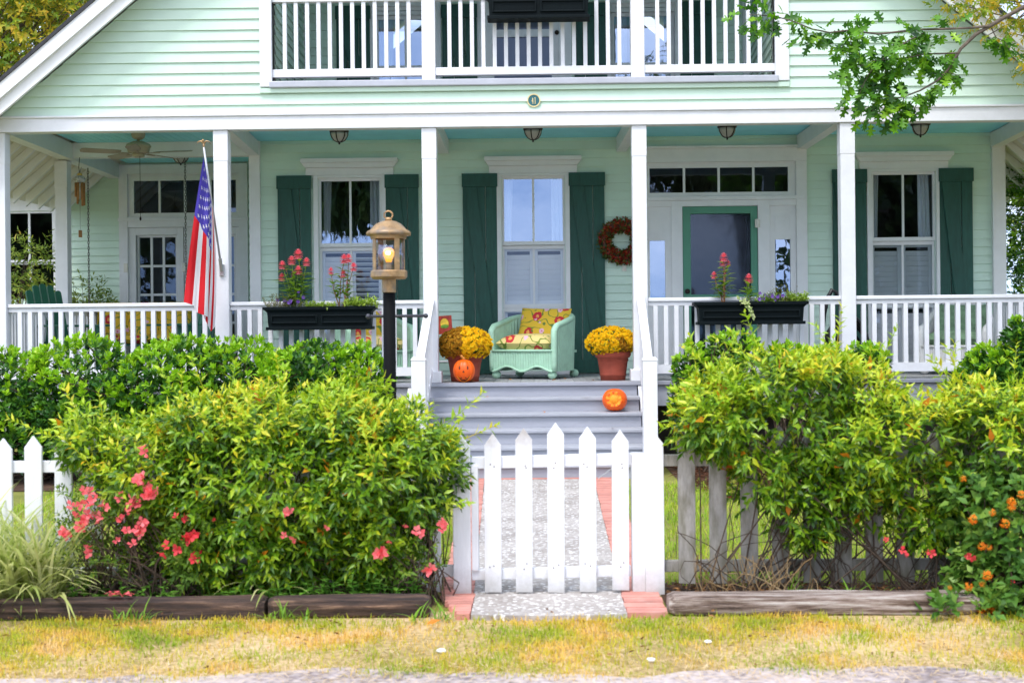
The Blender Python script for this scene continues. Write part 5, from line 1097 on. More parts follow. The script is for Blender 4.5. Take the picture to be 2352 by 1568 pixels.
def woodmat(name, stops, sc=1.):
    m, nt, b = newmat(name); L = nt.links.new; tc = nd(nt, 'ShaderNodeTexCoord'); mp = nd(nt, 'ShaderNodeMapping'); mp.inputs['Scale'].default_value = (1.0, 15, 15); L(tc.outputs['Object'], mp.inputs[0])
    n = nd(nt, 'ShaderNodeTexNoise'); n.inputs['Scale'].default_value = 2.2*sc; n.inputs['Detail'].default_value = 8; n.inputs['Roughness'].default_value = .7; L(mp.outputs[0], n.inputs['Vector'])
    r = ramp(nt, stops); L(n.outputs['Fac'], r.inputs[0]); L(r.outputs[0], b.inputs['Base Color']); b.inputs['Roughness'].default_value = .9
    bp = nd(nt, 'ShaderNodeBump'); bp.inputs['Strength'].default_value = .9; bp.inputs['Distance'].default_value = .02; L(n.outputs['Fac'], bp.inputs['Height']); L(bp.outputs[0], b.inputs['Normal']); return m
W1 = woodmat('dark_timber', [(.32, (.010,.007,.006)), (.46, (.045,.028,.022)), (.58, (.11,.065,.045)), (.68, (.36,.22,.14))]); W2 = woodmat('grey_timber', [(.36, (.03,.018,.013)), (.45, (.15,.10,.075)), (.53, (.32,.25,.21)), (.66, (.56,.51,.46))])
YT = -7.42; xj = D(617, 1390, YT).x
timber(-3.6, xj-.01, YT, .098, .16, 'dark brown split timber at the foot of the striped grass and coral azalea', W1, 1)
timber(xj+.01, D(988, 1390, YT).x, YT, .104, .16, 'dark brown squared timber ending beside the brick path edge', W1, 2)
timber(D(1534, 1390, YT).x, D(2240, 1390, YT).x, YT, .104, .17, 'weathered grey-brown timber with cracks, right of the gate', W2, 3)

# --- foliage
M['hedge'] = leafmat('hedge_leaves', [(0, (.010,.05,.010)), (.4, (.035,.13,.016)), (.75, (.10,.25,.02)), (1, (.2,.36,.04))], .32, .22, .3, 2.2, .5)
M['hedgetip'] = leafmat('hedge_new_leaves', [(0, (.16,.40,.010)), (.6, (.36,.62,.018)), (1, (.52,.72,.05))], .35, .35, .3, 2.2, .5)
M['jas'] = leafmat('vine_leaves', [(0, (.012,.048,.004)), (.3, (.055,.155,.005)), (.65, (.20,.37,.01)), (.92, (.42,.54,.02)), (1, (.66,.52,.02))], .36, .24, .3, 3.2, .45)
M['jastip'] = leafmat('vine_new_leaves', [(0, (.20,.39,.010)), (.45, (.43,.60,.022)), (.75, (.66,.67,.035)), (.92, (.78,.58,.02)), (1, (.78,.32,.015))], .38, .32, .35, 2.4, .45)
M['jasorange'] = leafmat('orange_turning_leaves', [(0, (.65,.38,.02)), (.5, (.72,.26,.012)), (1, (.55,.1,.01))], .5, .35)
M['azleaf'] = leafmat('azalea_leaves', [(0, (.05,.13,.012)), (.6, (.14,.26,.02)), (1, (.34,.40,.04))], .5, .3)
M['lantleaf'] = leafmat('lantana_leaves', [(0, (.03,.10,.015)), (.5, (.11,.25,.03)), (1, (.28,.42,.06))], .45, .3)
M['blade'] = leafmat('striped_grass_blades', [(0, (.16,.28,.04)), (.35, (.42,.50,.13)), (.7, (.66,.68,.28)), (1, (.80,.76,.45))], .5, .45)
def E(px, py, rx, ry, Y, rd):
    c = D(px, py, Y); s = S(Y); return (c.x, Y, c.z, rx/s, rd, ry/s)
def twigs(lv, C, base, n, m, r0=.006, r1=.003, sag=.1):
    paths = []; idx = rng.choice(len(C), min(n, len(C)), replace=False)
    for i in idx:
        e = Vector(C[i]); b = Vector(base[random.randrange(len(base))])+Vector((random.uniform(-.12, .12), random.uniform(-.1, .1), 0)); mid = b.lerp(e, .5)+Vector((random.uniform(-.1, .1), random.uniform(-.08, .08), random.uniform(0, sag))); paths.append([b, b.lerp(mid, .5), mid, mid.lerp(e, .6), e])
    lv.tubes(paths, r0, r1, m)
# hedge in front of the porch (one clipped hedge of several shrubs)
def pitto(label, ells, n, name='hedge', L=.075, zmin=.15, tipk=.52, front=.85, loc=None, group=None, hole=.8, disp=.13):
    e0 = ells[0]; t = thing(name, label, 'hedge' if name == 'hedge' else 'shrub', (e0[0], e0[1], 0), group=group); lv = LV()
    P, N = sample(ells, n, .82, 1.03, disp, hole, seed=e0[0], zmin=zmin, front=front); A = up(N, .55); A = unit(A+rng.normal(0, .25, A.shape))
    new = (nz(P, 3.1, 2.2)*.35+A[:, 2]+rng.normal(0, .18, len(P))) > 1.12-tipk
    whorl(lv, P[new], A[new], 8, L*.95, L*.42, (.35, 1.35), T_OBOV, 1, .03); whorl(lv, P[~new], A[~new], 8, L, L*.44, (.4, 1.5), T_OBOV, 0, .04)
    Q, N2 = sample(ells, int(n*1.1), .3, .82, .1, 9, seed=3, zmin=zmin, front=0); whorl(lv, Q, up(N2, .2), 5, L*1.1, L*.5, (.4, 1.5), T_OBOV, 0, .05)
    lv.build('foliage', [M['hedge'], M['hedgetip']], t); tw = LV(); twigs(tw, P, [(x, y, .0) for x, y, *_ in ells], 90, 0, .012, .004); tw.build('stems', M['twig'], t); return t
hy = -1.25
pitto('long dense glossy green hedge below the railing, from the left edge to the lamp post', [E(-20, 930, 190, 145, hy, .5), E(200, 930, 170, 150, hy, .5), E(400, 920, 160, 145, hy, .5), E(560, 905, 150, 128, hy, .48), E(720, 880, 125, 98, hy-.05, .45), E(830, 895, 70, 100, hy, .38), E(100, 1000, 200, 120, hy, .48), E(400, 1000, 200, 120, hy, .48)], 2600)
pitto('loose open shrub beside the right stair newel post, below the door planter', [E(1600, 850, 52, 70, -.9, .22), E(1680, 805, 62, 42, -1.0, .25), E(1590, 920, 55, 50, -.9, .25)], 190, 'shrub', .08, tipk=.5, group='dark glossy shrubs right of the steps', hole=.4)
pitto('low dark shrub top in front of the hose, between the two taller shrubs', [E(1880, 850, 90, 50, -.9, .3), E(1990, 828, 50, 36, -.9, .25), E(1800, 830, 60, 40, -.9, .25)], 200, 'shrub', .08, group='dark glossy shrubs right of the steps', hole=.5)
pitto('tall dark green shrub before the railing at the right edge', [E(2320, 895, 90, 95, -1.1, .4), E(2350, 785, 40, 50, -1.1, .25), E(2235, 910, 60, 65, -1.1, .35), E(2275, 855, 60, 62, -1.1, .32), E(2390, 850, 80, 110, -1.1, .4)], 600, 'shrub', .085, group='dark glossy shrubs right of the steps', tipk=.2)
# vine masses on the fence
def vinebush(label, ells, n, ors, tips=.42, holes=.38, zmin=.12, stems=None, front=.8, L=.064, sprigs=20):
    e0 = ells[0]; t = thing('flowering_vine', label, 'vine', (e0[0], e0[1], 0), group='leafy vines smothering the picket fence'); lv = LV()
    P, N = sample(ells, n, .84, 1.05, .15, holes, seed=e0[0]+2, zmin=zmin, front=front); A = unit(up(N, .35)+rng.normal(0, .35, N.shape))
    zt = max(e[2]+e[5] for e in ells); zb = min(e[2]-e[5] for e in ells)
    new = ((P[:, 2]-zb)/(zt-zb)*.9+nz(P, 3, 1)*.22+A[:, 2]*.35+rng.normal(0, .16, len(P))) > 1.13-tips+.12
    shoot(lv, P[~new], A[~new], .10, 8, L, L*.36, .45, T_OVATE, 0); shoot(lv, P[new], A[new], .11, 8, L*.95, L*.36, .3, T_OVATE, 1)
    Q, N2 = sample(ells, int(n*.7), .4, .82, .1, 9, seed=9, zmin=zmin, front=front); shoot(lv, Q, up(N2, .1), .1, 6, L, L*.38, .5, T_OVATE, 0)
    top = np.where((N[:, 2] > .25)|(np.abs(N[:, 0]) > .75))[0]; kk = rng.choice(top, min(sprigs, len(top)), replace=False); base = P[kk]; ax = unit(up(N[kk], .9)+rng.normal(0, .3, (len(kk), 3)))
    for s_ in (.07, .15, .22): shoot(lv, base+ax*s_*1.2, ax, .07, 6, L*(1.05-s_), L*.34, .15, T_OVATE, 1)
    lv.tubes([[Vector(base[i]-ax[i]*.1), Vector(base[i]+ax[i]*.33)] for i in range(len(kk))], .003, .0015, 1)
    k = rng.choice(len(P), ors, replace=False); w = P[k]+A[k]*.05; lv.add(w, unit(A[k]+rng.normal(0, .6, A[k].shape)), rand_dirs(ors), .075, .032, T_OVATE, 2)
    lv.build('foliage', [M['jas'], M['jastip'], M['jasorange']], t)
    tw = LV(); twigs(tw, P, stems or [(x, y, .0) for x, y, *_ in ells], 60, 0, .005, .0016, .2); tw.build('stems', M['twig'], t); return t, P
YV = YG-.02
lv_, Pl = vinebush('big rounded bright green vine covering the fence left of the gate',
 [E(640, 1100, 290, 175, YV, .40), E(870, 1085, 160, 140, YV, .40), E(365, 1085, 130, 100, YV, .33), E(780, 968, 80, 58, YV, .32), E(620, 985, 140, 75, YV, .34), E(955, 1012, 75, 65, YV, .30), E(200, 1010, 32, 45, YV, .18), E(560, 1250, 220, 85, YV, .32), E(870, 1220, 85, 100, YV, .30), E(836, 905, 22, 32, YV+.05, .14), E(470, 990, 80, 45, YV, .3), E(1010, 1080, 40, 60, YV, .22)], 2800, 130, sprigs=26)
rv_, Pr = vinebush('wide yellow-green vine with orange leaves hanging over the fence right of the gate',
 [E(1790, 965, 175, 115, YV, .34), E(1650, 950, 80, 75, YV, .27), E(1760, 880, 100, 40, YV, .27), E(1890, 885, 75, 42, YV, .27), E(2080, 1015, 200, 90, YV, .34), E(2280, 1035, 105, 110, YV, .32), E(1765, 1095, 75, 75, YV, .22), E(1920, 1105, 100, 55, YV, .22), E(2120, 1110, 115, 55, YV, .24), E(1600, 985, 40, 30, YV, .16), E(1960, 900, 70, 36, YV, .25), E(2250, 945, 65, 36, YV, .22), E(1850, 1185, 65, 40, YV-.05, .14), E(2000, 1175, 60, 45, YV-.05, .14), E(2130, 1190, 60, 45, YV-.05, .14)], 1600, 110, tips=.56, holes=.12, zmin=.3, sprigs=34)
# bare vine tangle
def tangle(name, label, x0, x1, z0, z1, y, n, mat, cat):
    t = thing(name, label, cat, ((x0+x1)/2, y, 0)); lv = LV(); paths = []
    for i in range(n):
        p = Vector((random.uniform(x0, x1), y-.05+random.uniform(-.05, .05), z0)); d = Vector((random.uniform(-.6, .6), 0, 1)); pts = [p.copy()]
        for k in range(random.randint(7, 13)):
            d = (d+Vector((random.uniform(-.7, .7), random.uniform(-.25, .25), random.uniform(-.45, .5)))).normalized(); p = p+d*.075; p.x = min(max(p.x, x0-.02), x1); p.y = min(max(p.y, y-.2), y+.1)
            if p.z > z1 or p.z < .01: break
            pts.append(p.copy())
        if len(pts) > 2: paths.append(pts)
    lv.tubes(paths, .0034, .0014); lv.build('stems', mat, t); return t
M['dvine'] = pm('dark_vine_stems', (.07,.05,.035), .85, .3, 25)
tangle('bare_vine_stems', 'dark tangle of bare vine stems woven through the right-hand fence pickets', D(1560, 1200, YG).x, D(2250, 1200, YG).x, .02, .75, YG-.06, 42, M['dvine'], 'vine')
M['dry'] = leafmat('dry_straw', [(0, (.2,.12,.05)), (.6, (.4,.27,.13)), (1, (.55,.42,.25))], .9, .1)
tangle('dry_stems', 'tuft of pale dry stems at the foot of the pickets just right of the gate', D(1600, 1200, YG).x, D(1850, 1200, YG).x, .01, .24, YG-.1, 42, M['dry'], 'dry plant')
# --- coral azalea
YA = -7.12
def flower5(lv, P, A, R, m=0):
    e1, e2 = frame(A); 
    for i in range(5):
        q = i*2*PI/5+rng.uniform(0, .3); rad = e1*math.cos(q)+e2*math.sin(q); d = A*.55+rad; dd_ = d+rng.normal(0, .18, d.shape); lv.add(P+A*.002*i, dd_, A-rad*.55+rng.normal(0, .25, d.shape), R*rng.uniform(.8, 1.15, len(P)), R*.66, T_OBOV, m)
t = thing('azalea', 'coral pink azalea in bloom at the foot of the left vine beside the striped grass', 'shrub', (D(260, 1200, YA).x, YA, 0)); lv = LV()
azE = [E(240, 1180, 105, 90, YA, .2), E(330, 1150, 70, 75, YA, .2), E(230, 1280, 120, 60, YA, .2), E(420, 1240, 70, 70, YA, .16)]
P, N = sample(azE, 420, .6, 1.05, .15, .5, seed=4, zmin=.1); shoot(lv, P, unit(up(N, .4)+rng.normal(0, .4, N.shape)), .06, 8, .036, .015, .1); lv.build('foliage', M['azleaf'], t)
tw = LV(); twigs(tw, P, [(e[0], e[1], 0) for e in azE], 90, 0, .005, .002); tw.build('stems', M['twig'], t)
z5b = lambda x, y: zp(0, 1227, x, y)
F1 = [(680,20,2),(735,85,2),(845,135,2),(700,245,3),(735,225,2),(805,235,2),(670,285,2),(625,215,1),(655,105,1),(945,215,1),(1050,170,2),(1080,100,2),(1135,105,2),(1230,15,3),(1270,30,2),(1170,240,2),(1165,315,3),(1045,325,1),(990,250,1),(520,345,2),(545,370,2),(700,475,1),(730,500,1),(1095,430,1),(960,400,.6),(1195,300,1),(575,130,1),(970,55,1),(780,60,1)]
F2 = [(1350,465,2),(1460,480,1),(1535,370,2),(1560,380,2),(1610,345,2),(1480,220,1),(1450,215,.7),(1595,560,1),(1610,530,1),(1760,240,.6)]
F1 += [(x, y-1394, n) for x, y, n in ((1150,1290,2),(1190,1310,2),(1110,1300,2),(1215,1400,2),(1260,1420,2),(1150,1060,1),(1200,1080,1))]
M['azf'] = leafmat('coral_azalea_petals', [(0, (.84,.06,.09)), (.5, (.93,.14,.16)), (1, (.96,.29,.29))], .6, .35, .2, 9); M['azd'] = leafmat('red_azalea_petals', [(0, (.70,.02,.04)), (1, (.88,.09,.10))], .6, .35)
def blooms(L, Y, R, par, name='blossom', zf=z5b, mat='azf'):
    for x, y, k in L:
        p = D(*zf(x, y), Y); n = max(1, int(k*1.4)); s_ = .018*(k > 1)
        P = np.array([(p.x+random.uniform(-s_, s_), Y+random.uniform(-.03, .03), p.z+random.uniform(-s_, s_)) for _ in range(n)]); A = unit(rng.normal(0, .55, P.shape)+np.array([[0, -1, .25]])); lv = LV(); flower5(lv, P, A, np.full(n, R*(.7 if k < 1 else 1))); lv.build(name, M[mat], par)
blooms(F1, YA-.2, .033, t); 
t2 = thing('azalea', 'small red-flowered azalea sprig in the middle foot of the left vine', 'shrub', (D(440, 1330, YA).x, YA, 0)); lv = LV(); E2 = [E(455, 1260, 55, 90, YA-.05, .14)]
P, N = sample(E2, 120, .5, 1.05, .1, 9, seed=5, zmin=.05); shoot(lv, P, unit(up(N, .5)), .08, 8, .05, .02, .1); lv.build('foliage', M['azleaf'], t2); blooms(F2, YA-.23, .035, t2, mat='azd'); tw = LV(); twigs(tw, P, [(E2[0][0], YA, 0)], 25, 0, .005, .002); tw.build('stems', M['twig'], t2)
z6b = lambda x, y: zp(640, 1227, x, y)
t3 = thing('azalea', 'leggy azalea with scattered pink blooms by the timber end left of the gate', 'shrub', (D(960, 1340, YA).x, YA, 0)); lv = LV(); E3 = [E(930, 1300, 70, 45, YA-.1, .14), E(985, 1250, 35, 80, YA-.05, .1)]
P, N = sample(E3, 80, .4, 1.05, .1, 9, seed=6, zmin=.05); shoot(lv, P, unit(up(N, .5)), .05, 6, .035, .014, .1); lv.build('foliage', M['azleaf'], t3); blooms([(1330,335,2),(1515,255,2),(1525,320,1),(1020,485,3),(1010,520,2),(1410,640,2),(1430,655,1),(265,150,1.5),(330,390,1),(1085,400,.6),(1225,265,.6),(230,365,.6),(595,285,.6)], YA-.27, .034, t3, zf=z6b); tw = LV(); twigs(tw, P, [(D(940, 1340, YA).x, YA, 0), (D(980, 1340, YA).x, YA, 0)], 40, 0, .005, .002); tw.build('stems', M['twig'], t3)
# fallen blossoms on the timber
lvx = [(905, 840), (985, 840), (1055, 820)]
for i, (x, y) in enumerate(lvx):
    p = D(*z5b(x, y), YT-.02); t = thing('fallen_blossom', ['leftmost of three fallen pink azalea blossoms on the dark timber', 'middle one of three fallen pink azalea blossoms on the dark timber', 'rightmost of three fallen pink azalea blossoms on the dark timber'][i], 'flower', (p.x, YT-.03, .105), group='fallen blossoms on the timber'); lv = LV()
    flower5(lv, np.array([[p.x, YT-.03, .14]]), np.array([[random.uniform(-.3, .3), -.3, -.9]]), .038); lv.build('petals', M['petalpink'], t)
# --- striped grass clumps
def blades(name, label, x, y, n, L, W, mat, cat='ornamental grass', spread=.12, arch=1., group=None, lean=(0, -.2)):
    t = thing(name, label, cat, (x, y, 0), group=group); lv = LV(); V = []; Fc = []; k = 7
    for i in range(n):
        q = random.uniform(0, 2*PI); b = Vector((x+spread*random.uniform(-1, 1), y+.6*spread*random.uniform(-1, 1), .01)); el = random.uniform(.25, 1.25); d = Vector((math.cos(q)+lean[0], math.sin(q)*.8+lean[1], 0)); l = L*random.uniform(.55, 1.1); w = W*random.uniform(.7, 1.2); p = b.copy(); th = el+.3; base = len(V)
        for j in range(k+1):
            f = j/k; side = Vector((-d.y, d.x, 0)).normalized()*(w/2*(1-f**2.2)*(.55+.45*min(1, f*5))); V += [tuple(p-side), tuple(p+side)]
            p = p+(d.normalized()*math.cos(th)+Vector((0, 0, math.sin(th))))*(l/k); th -= arch*random.uniform(.18, .42); p.z = max(p.z, .012)
        for j in range(k):
            a = base+2*j; Fc += [(a, a+1, a+3), (a, a+3, a+2)]
    lv.V.append(np.array(V)); lv.F.append(np.array(Fc)); lv.M.append(np.zeros(len(Fc), int)); lv.n = len(V); lv.build('blades', mat, t); return t
blades('striped_grass', 'big pale striped grass clump arching over the left timber at the left edge', D(45, 1330, YA).x, -7.16, 520, .78, .020, M['blade'], spread=.22, arch=.58, lean=(-.05, -.2))
blades('striped_grass', 'small striped grass tuft in the bed under the left vine', D(625, 1340, YA).x, -7.2, 26, .42, .017, M['blade'], spread=.05)
M['freshblade'] = leafmat('fresh_green_blades', [(0, (.12,.3,.02)), (1, (.3,.5,.05))], .45, .35)
for i, (px_, l) in enumerate(((1815, 'fresh green grass tuft behind the grey timber, nearest the gate'), (1945, 'fresh green grass tuft behind the grey timber, middle one'), (2015, 'fresh green grass tuft behind the grey timber, farthest from the gate'))): blades('grass_tuft', l, D(px_, 1330, -7.2).x, -7.2, [16, 8, 6][i], .17, .012, M['freshblade'], 'grass tuft', .03, .5, 'green tufts behind the grey timber')
for i, (px_, l) in enumerate(((310, 'weedy grass tuft against the dark timber below the fallen blossoms'), (660, 'weedy grass tuft at the joint of the two dark timbers'), (995, 'weedy grass tuft at the brick-side end of the dark timber'))): blades('grass_tuft', l, D(px_, 1400, -7.55).x, -7.56, 34, .13, .009, M['freshblade'], 'grass tuft', .1, .5, 'weeds along the dark timbers')
# ground seedlings along the bed
def seedlings(label, pxs, y, n, L, hmax, mat, name='seedlings', stuff=False):
    x0, x1 = D(pxs[0], 1340, y).x, D(pxs[1], 1340, y).x; t = thing(name, label, 'ground plant', ((x0+x1)/2, y, 0)); lv = LV(); b = np.stack([rng.uniform(x0, x1, n), y+rng.uniform(-.12, .12, n), np.zeros(n)], 1); h = rng.uniform(.3, 1, n)*hmax; A = unit(rng.normal(0, .25, (n, 3))*[1, 1, 0]+[0, 0, 1.])
    for s in (.55, .8, 1.):
        for q in (0, PI): ph = rng.uniform(0, 6.28, n); lv.add(b+A*(h*s)[:, None], np.stack([np.cos(ph+q), np.sin(ph+q), 0*ph+.25], 1), np.array([[0, 0, 1.]])+0*b, L*rng.uniform(.7, 1.2, n), L*.55, T_OVATE)
    lv.tubes([[Vector(b[i]), Vector(b[i]+A[i]*h[i])] for i in range(n)], .0025, .002); lv.build('leaves', mat, t); return t
M['seed'] = leafmat('seedling_leaves', [(0, (.06,.2,.015)), (1, (.2,.42,.05))], .5, .35)
seedlings('bright green seedlings under the coral azalea', (150, 430), -7.22, 70, .045, .14, M['seed']); seedlings('bright green seedlings under the big vine near the middle of the dark timber', (440, 760), -7.25, 85, .05, .15, M['seed']); seedlings('bright green seedlings at the gate end of the left bed', (770, 985), -7.22, 55, .055, .17, M['seed'])
# --- lantana
YLn = -7.2; t = thing('lantana', 'lantana shrub with orange flower clusters at the right edge in front of the fence', 'shrub', (D(2300, 1350, YLn).x, YLn, 0)); lv = LV()
lnE = [E(2310, 1240, 95, 160, YLn, .26), E(2260, 1350, 60, 70, YLn-.1, .2), E(2350, 1360, 110, 80, YLn-.15, .25), E(2250, 1400, 75, 22, YLn-.3, .12), E(2165, 1405, 32, 12, YLn-.36, .08), E(2230, 1160, 50, 60, YLn, .2)]
P, N = sample(lnE, 640, .7, 1.05, .12, .7, seed=8, zmin=.02); shoot(lv, P, unit(up(N, .35)+rng.normal(0, .3, N.shape)), .07, 6, .068, .04, .25); lv.build('foliage', M['lantleaf'], t); tw = LV(); twigs(tw, P, [(e[0], e[1], 0) for e in lnE[:3]], 80, 0, .005, .002); tw.build('stems', M['twig'], t)
z8b = lambda x, y: zp(1860, 1227, x, y); lf = [(1865,230,34),(2185,90,30),(2185,135,26),(2130,265,32),(2025,175,22),(1940,450,26),(2000,460,18),(1985,690,36),(1832,780,28),(1940,760,16),(1940,975,24),(2005,965,26),(2035,950,26),(2240,820,24),(2105,1010,16),(2085,1060,16),(2195,1065,20),(2260,30,26),(1675,790,14),(1790,1295-1394,18),(2180,1480-1394,20)]
M['lanto'] = leafmat('orange_lantana_petals', [(0, (.85,.16,.01)), (.5, (.92,.30,.012)), (1, (.95,.5,.03))], .6, .3, .2, 9)
for x, y, r in lf:
    fl2 = LV()
    p = np.array([D(*z8b(x, y), YLn-.3)]); R = r*.281/S(YLn-.3); k = 40; d = rand_dirs(k); d[:, 1] = -np.abs(d[:, 1]); flower5(fl2, p+d*R*.75, d, R*.38); fl2.build('flower_cluster', M['lanto'], t)
blooms([(1845,540,2),(1310,520,1.5),(1520,490,1.2),(1480,490,.7),(2200,765,1),(1160,405,.7)], YLn-.3, .026, rv_, zf=z8b, mat='azd')
# --- nandina by the side porch
def airy(name, label, ells, n, L, mat, cat, base, nt=40, T=T_OVATE, w=.35, hole=.5):
    t = thing(name, label, cat, (base[0], base[1], base[2])); lv = LV(); P, N = sample(ells, n, .3, 1.05, .2, hole, seed=base[0], zmin=base[2]+.02); shoot(lv, P, unit(up(N, .3)+rng.normal(0, .5, N.shape)), L*2.2, 8, L, L*w, .3, T); lv.build('foliage', mat, t)
    tw = LV(); twigs(tw, P, [base], nt, 0, .008, .002); tw.build('stems', M['twig'], t); return t
M['nand'] = leafmat('nandina_leaves', [(0, (.06,.12,.02)), (.5, (.2,.3,.035)), (.85, (.4,.45,.06)), (1, (.5,.25,.06))], .45, .35)
p = D(75, 800, 3.2); airy('nandina', 'airy yellow-green nandina in front of the far left window', [E(70, 600, 62, 75, 3.3, .3), E(55, 680, 70, 60, 3.3, .3), E(110, 690, 40, 60, 3.3, .3)], 190, .085, M['nand'], 'shrub', (-7.0, 3.3, 0))
p = D(200, 800, 3.6); airy('nandina', 'small nandina showing above the rail behind the white porch post', [E(200, 685, 48, 40, 3.9, .25), E(245, 700, 30, 25, 3.9, .2)], 70, .085, M['nand'], 'shrub', (-6.1, 3.9, 0))
# --- trees
def tree(label, ells, n, L, mats, trunk, name='tree', group=None, T=T_OVATE, w=.45, nt=120, front=0, tipf=.35, per=8, loc=None, r0=.16):
    t = thing(name, label, 'tree', trunk[0], group=group); m_ = MB(); m_.tube(trunk, list(np.linspace(r0, r0*.35, len(trunk))), 10)
    lv = LV(); P, N = sample(ells, n, .35, 1.06, .25, .55, seed=ells[0][0], zmin=.3, front=front); new = rng.random(len(P)) < tipf
    for k, s in ((0, ~new), (1, new)): shoot(lv, P[s], unit(up(N[s], .2)+rng.normal(0, .5, N[s].shape)), L*1.6, per, L, L*w, .35, T, k)
    m_.build('trunk', M['bark'], t, smooth=True); lv.build('crown', mats, t); tw = LV(); twigs(tw, P, [tuple(trunk[-1]), tuple(trunk[-2])], nt, 0, .015, .004, .3); tw.build('limbs', M['bark'], t); return t
M['aut'] = leafmat('autumn_leaves', [(0, (.16,.24,.015)), (.4, (.48,.46,.03)), (.75, (.75,.50,.03)), (1, (.6,.26,.02))], .55, .4, .5, 1.3); M['autg'] = leafmat('green_turning_leaves', [(0, (.06,.15,.012)), (.5, (.22,.34,.02)), (1, (.6,.56,.04))], .5, .35, .4, 1.3)
M['dkleaf'] = leafmat('dark_tree_leaves', [(0, (.012,.035,.008)), (.6, (.05,.11,.018)), (1, (.14,.22,.03))], .4, .25)
yb_ = 8.5
tree('yellowing tree rising behind the roof at the top left corner', [E(60, 60, 130, 110, yb_, 1.2), E(-60, 150, 120, 130, yb_, 1.2), E(100, -60, 150, 100, yb_, 1.2), E(20, 200, 60, 60, yb_, .8)], 1500, .13, [M['autg'], M['aut']], [(-10.5, yb_, 0), (-10.2, yb_, 2.5), (-9.8, yb_, 4.5), (-9.3, yb_, 6.0)], tipf=.55)
tree('dark green tree filling the gap between the yellow tree and the roof', [E(150, 30, 90, 60, 11.5, 1.2), E(220, -60, 120, 80, 11.5, 1.2), E(60, 0, 120, 60, 11.5, 1)], 700, .14, [M['dkleaf'], M['autg']], [(-9.6, 11.5, 0), (-9.2, 11.5, 3), (-8.8, 11.5, 6)], tipf=.3)
tree('evergreen tree beside the right side of the porch', [E(2365, 520, 62, 165, 3.2, .6), E(2400, 420, 80, 110, 3.2, .6), E(2390, 640, 80, 90, 3.2, .6)], 900, .075, [M['hedge'], M['hedgetip']], [(7.4, 3.2, 0), (7.4, 3.2, 1.5), (7.35, 3.2, 3)], tipf=.25, name='evergreen_tree', r0=.09)
tree('pale green tree seen low beyond the right end of the porch', [E(2420, 480, 110, 260, 12, 1.5)], 500, .14, [M['autg'], M['dkleaf']], [(10.5, 12, 0), (10.4, 12, 2), (10.2, 12, 4)], r0=.1)
YC = -1.0
tree('crepe myrtle with yellowing leaves and brown seed heads over the right rake', [E(2330, 20, 120, 75, YC, .45), E(2240, 5, 90, 40, YC, .35), E(2390, 110, 60, 80, YC, .4), E(2300, -60, 170, 80, YC, .5)], 420, .06, [M['aut'], M['autg']], [(6.6, YC, 0), (6.5, YC, 2), (6.2, YC, 3.6), (5.6, YC, 4.6)], name='crepe_myrtle', tipf=.45, r0=.07, nt=26)
# --- oak with the hanging branch
YO = -1.75; t = thing('oak_tree', 'oak with lobed bright green leaves on a branch hanging down before the gable siding', 'tree', (7.6, YO-.4, 0)); m_ = MB()
m_.tube([(7.6, YO-.4, 0), (7.5, YO-.4, 2), (7.35, YO-.35, 4), (7.0, YO-.3, 5.6), (6.6, YO-.3, 7.0)], [.22, .19, .17, .13, .08], 12); m_.build('trunk', M['bark'], t, smooth=True)
z4 = lambda x, y: zp(1860, 0, x, y)
def br(L, dy=0): return [Vector(D(*z4(x, y), YO+dy+random.uniform(-.05, .05))) for x, y in L]
B = [br([(2900,-300),(2500,-60),(2100,160),(1890,285),(1770,400),(1735,460),(1670,570),(1580,660),(1440,740),(1310,790),(1180,820)]), br([(1745,435),(1600,440),(1480,440),(1380,465),(1200,485),(1050,500),(900,560)]),
     br([(2000,215),(1850,230),(1600,240),(1400,245),(1100,280),(850,250),(700,268),(560,240),(400,175),(270,140),(130,125),(40,118)]), br([(1480,265),(1350,330),(1200,420),(1050,560),(980,680),(930,800)], -.05), br([(2020,230),(2060,310),(2130,340),(2170,420)]), br([(1660,590),(1700,600),(1760,620)]), br([(1310,790),(1280,880),(1260,930)]), br([(1200,485),(1150,600),(1100,720),(1050,850),(1050,920)], .08), br([(850,250),(880,360),(840,450),(800,520)], .05)]
B[0][0] = Vector((7.25, YO-.35, 5.0))
m_ = MB(); 
for b_, (ra, rb_) in zip(B, ((.022, .005), (.008, .003), (.012, .003), (.007, .003), (.006, .002), (.004, .002), (.005, .002), (.006, .002), (.005, .002))): m_.tube(b_, list(np.linspace(ra, rb_, len(b_))), 7)
m_.build('branch', M['bark'], t, smooth=True)
M['oakleaf'] = leafmat('oak_leaves', [(0, (.02,.08,.01)), (.35, (.05,.17,.012)), (.7, (.16,.40,.015)), (1, (.36,.60,.03))], .38, .45, .35, 4, .5)
lv = LV(); P = []; Ax = []
def along(b_, n, s0=0., sc_=.11):
    for _ in range(n):
        f = (s0+(1-s0)*random.random())*(len(b_)-1); i = min(int(f), len(b_)-2); p = b_[i].lerp(b_[i+1], f-i); tg = (b_[i+1]-b_[i]).normalized(); o = Vector((random.gauss(0, 1), random.gauss(0, .8), random.gauss(-.25, .9))).normalized(); q = p+o*random.uniform(.0, sc_)+Vector((0, 0, -.02)); P.append(q); Ax.append(o+tg*.5+Vector((0, 0, -.45)))
along(B[0], 52, .45, .15); along(B[0], 8, .3); along(B[1], 62, .12, .2); along(B[2], 135, .15, .16); along(B[3], 74, .0, .2); along(B[4], 22, .2, .06); along(B[5], 8, .4, .05); along(B[6], 26, .0, .12); along(B[7], 66, .0, .2); along(B[8], 36, .1, .15)
P = np.array(P); Ax = np.array(Ax); nn = rand_dirs(len(P))+np.array([[0, -.7, .5]])
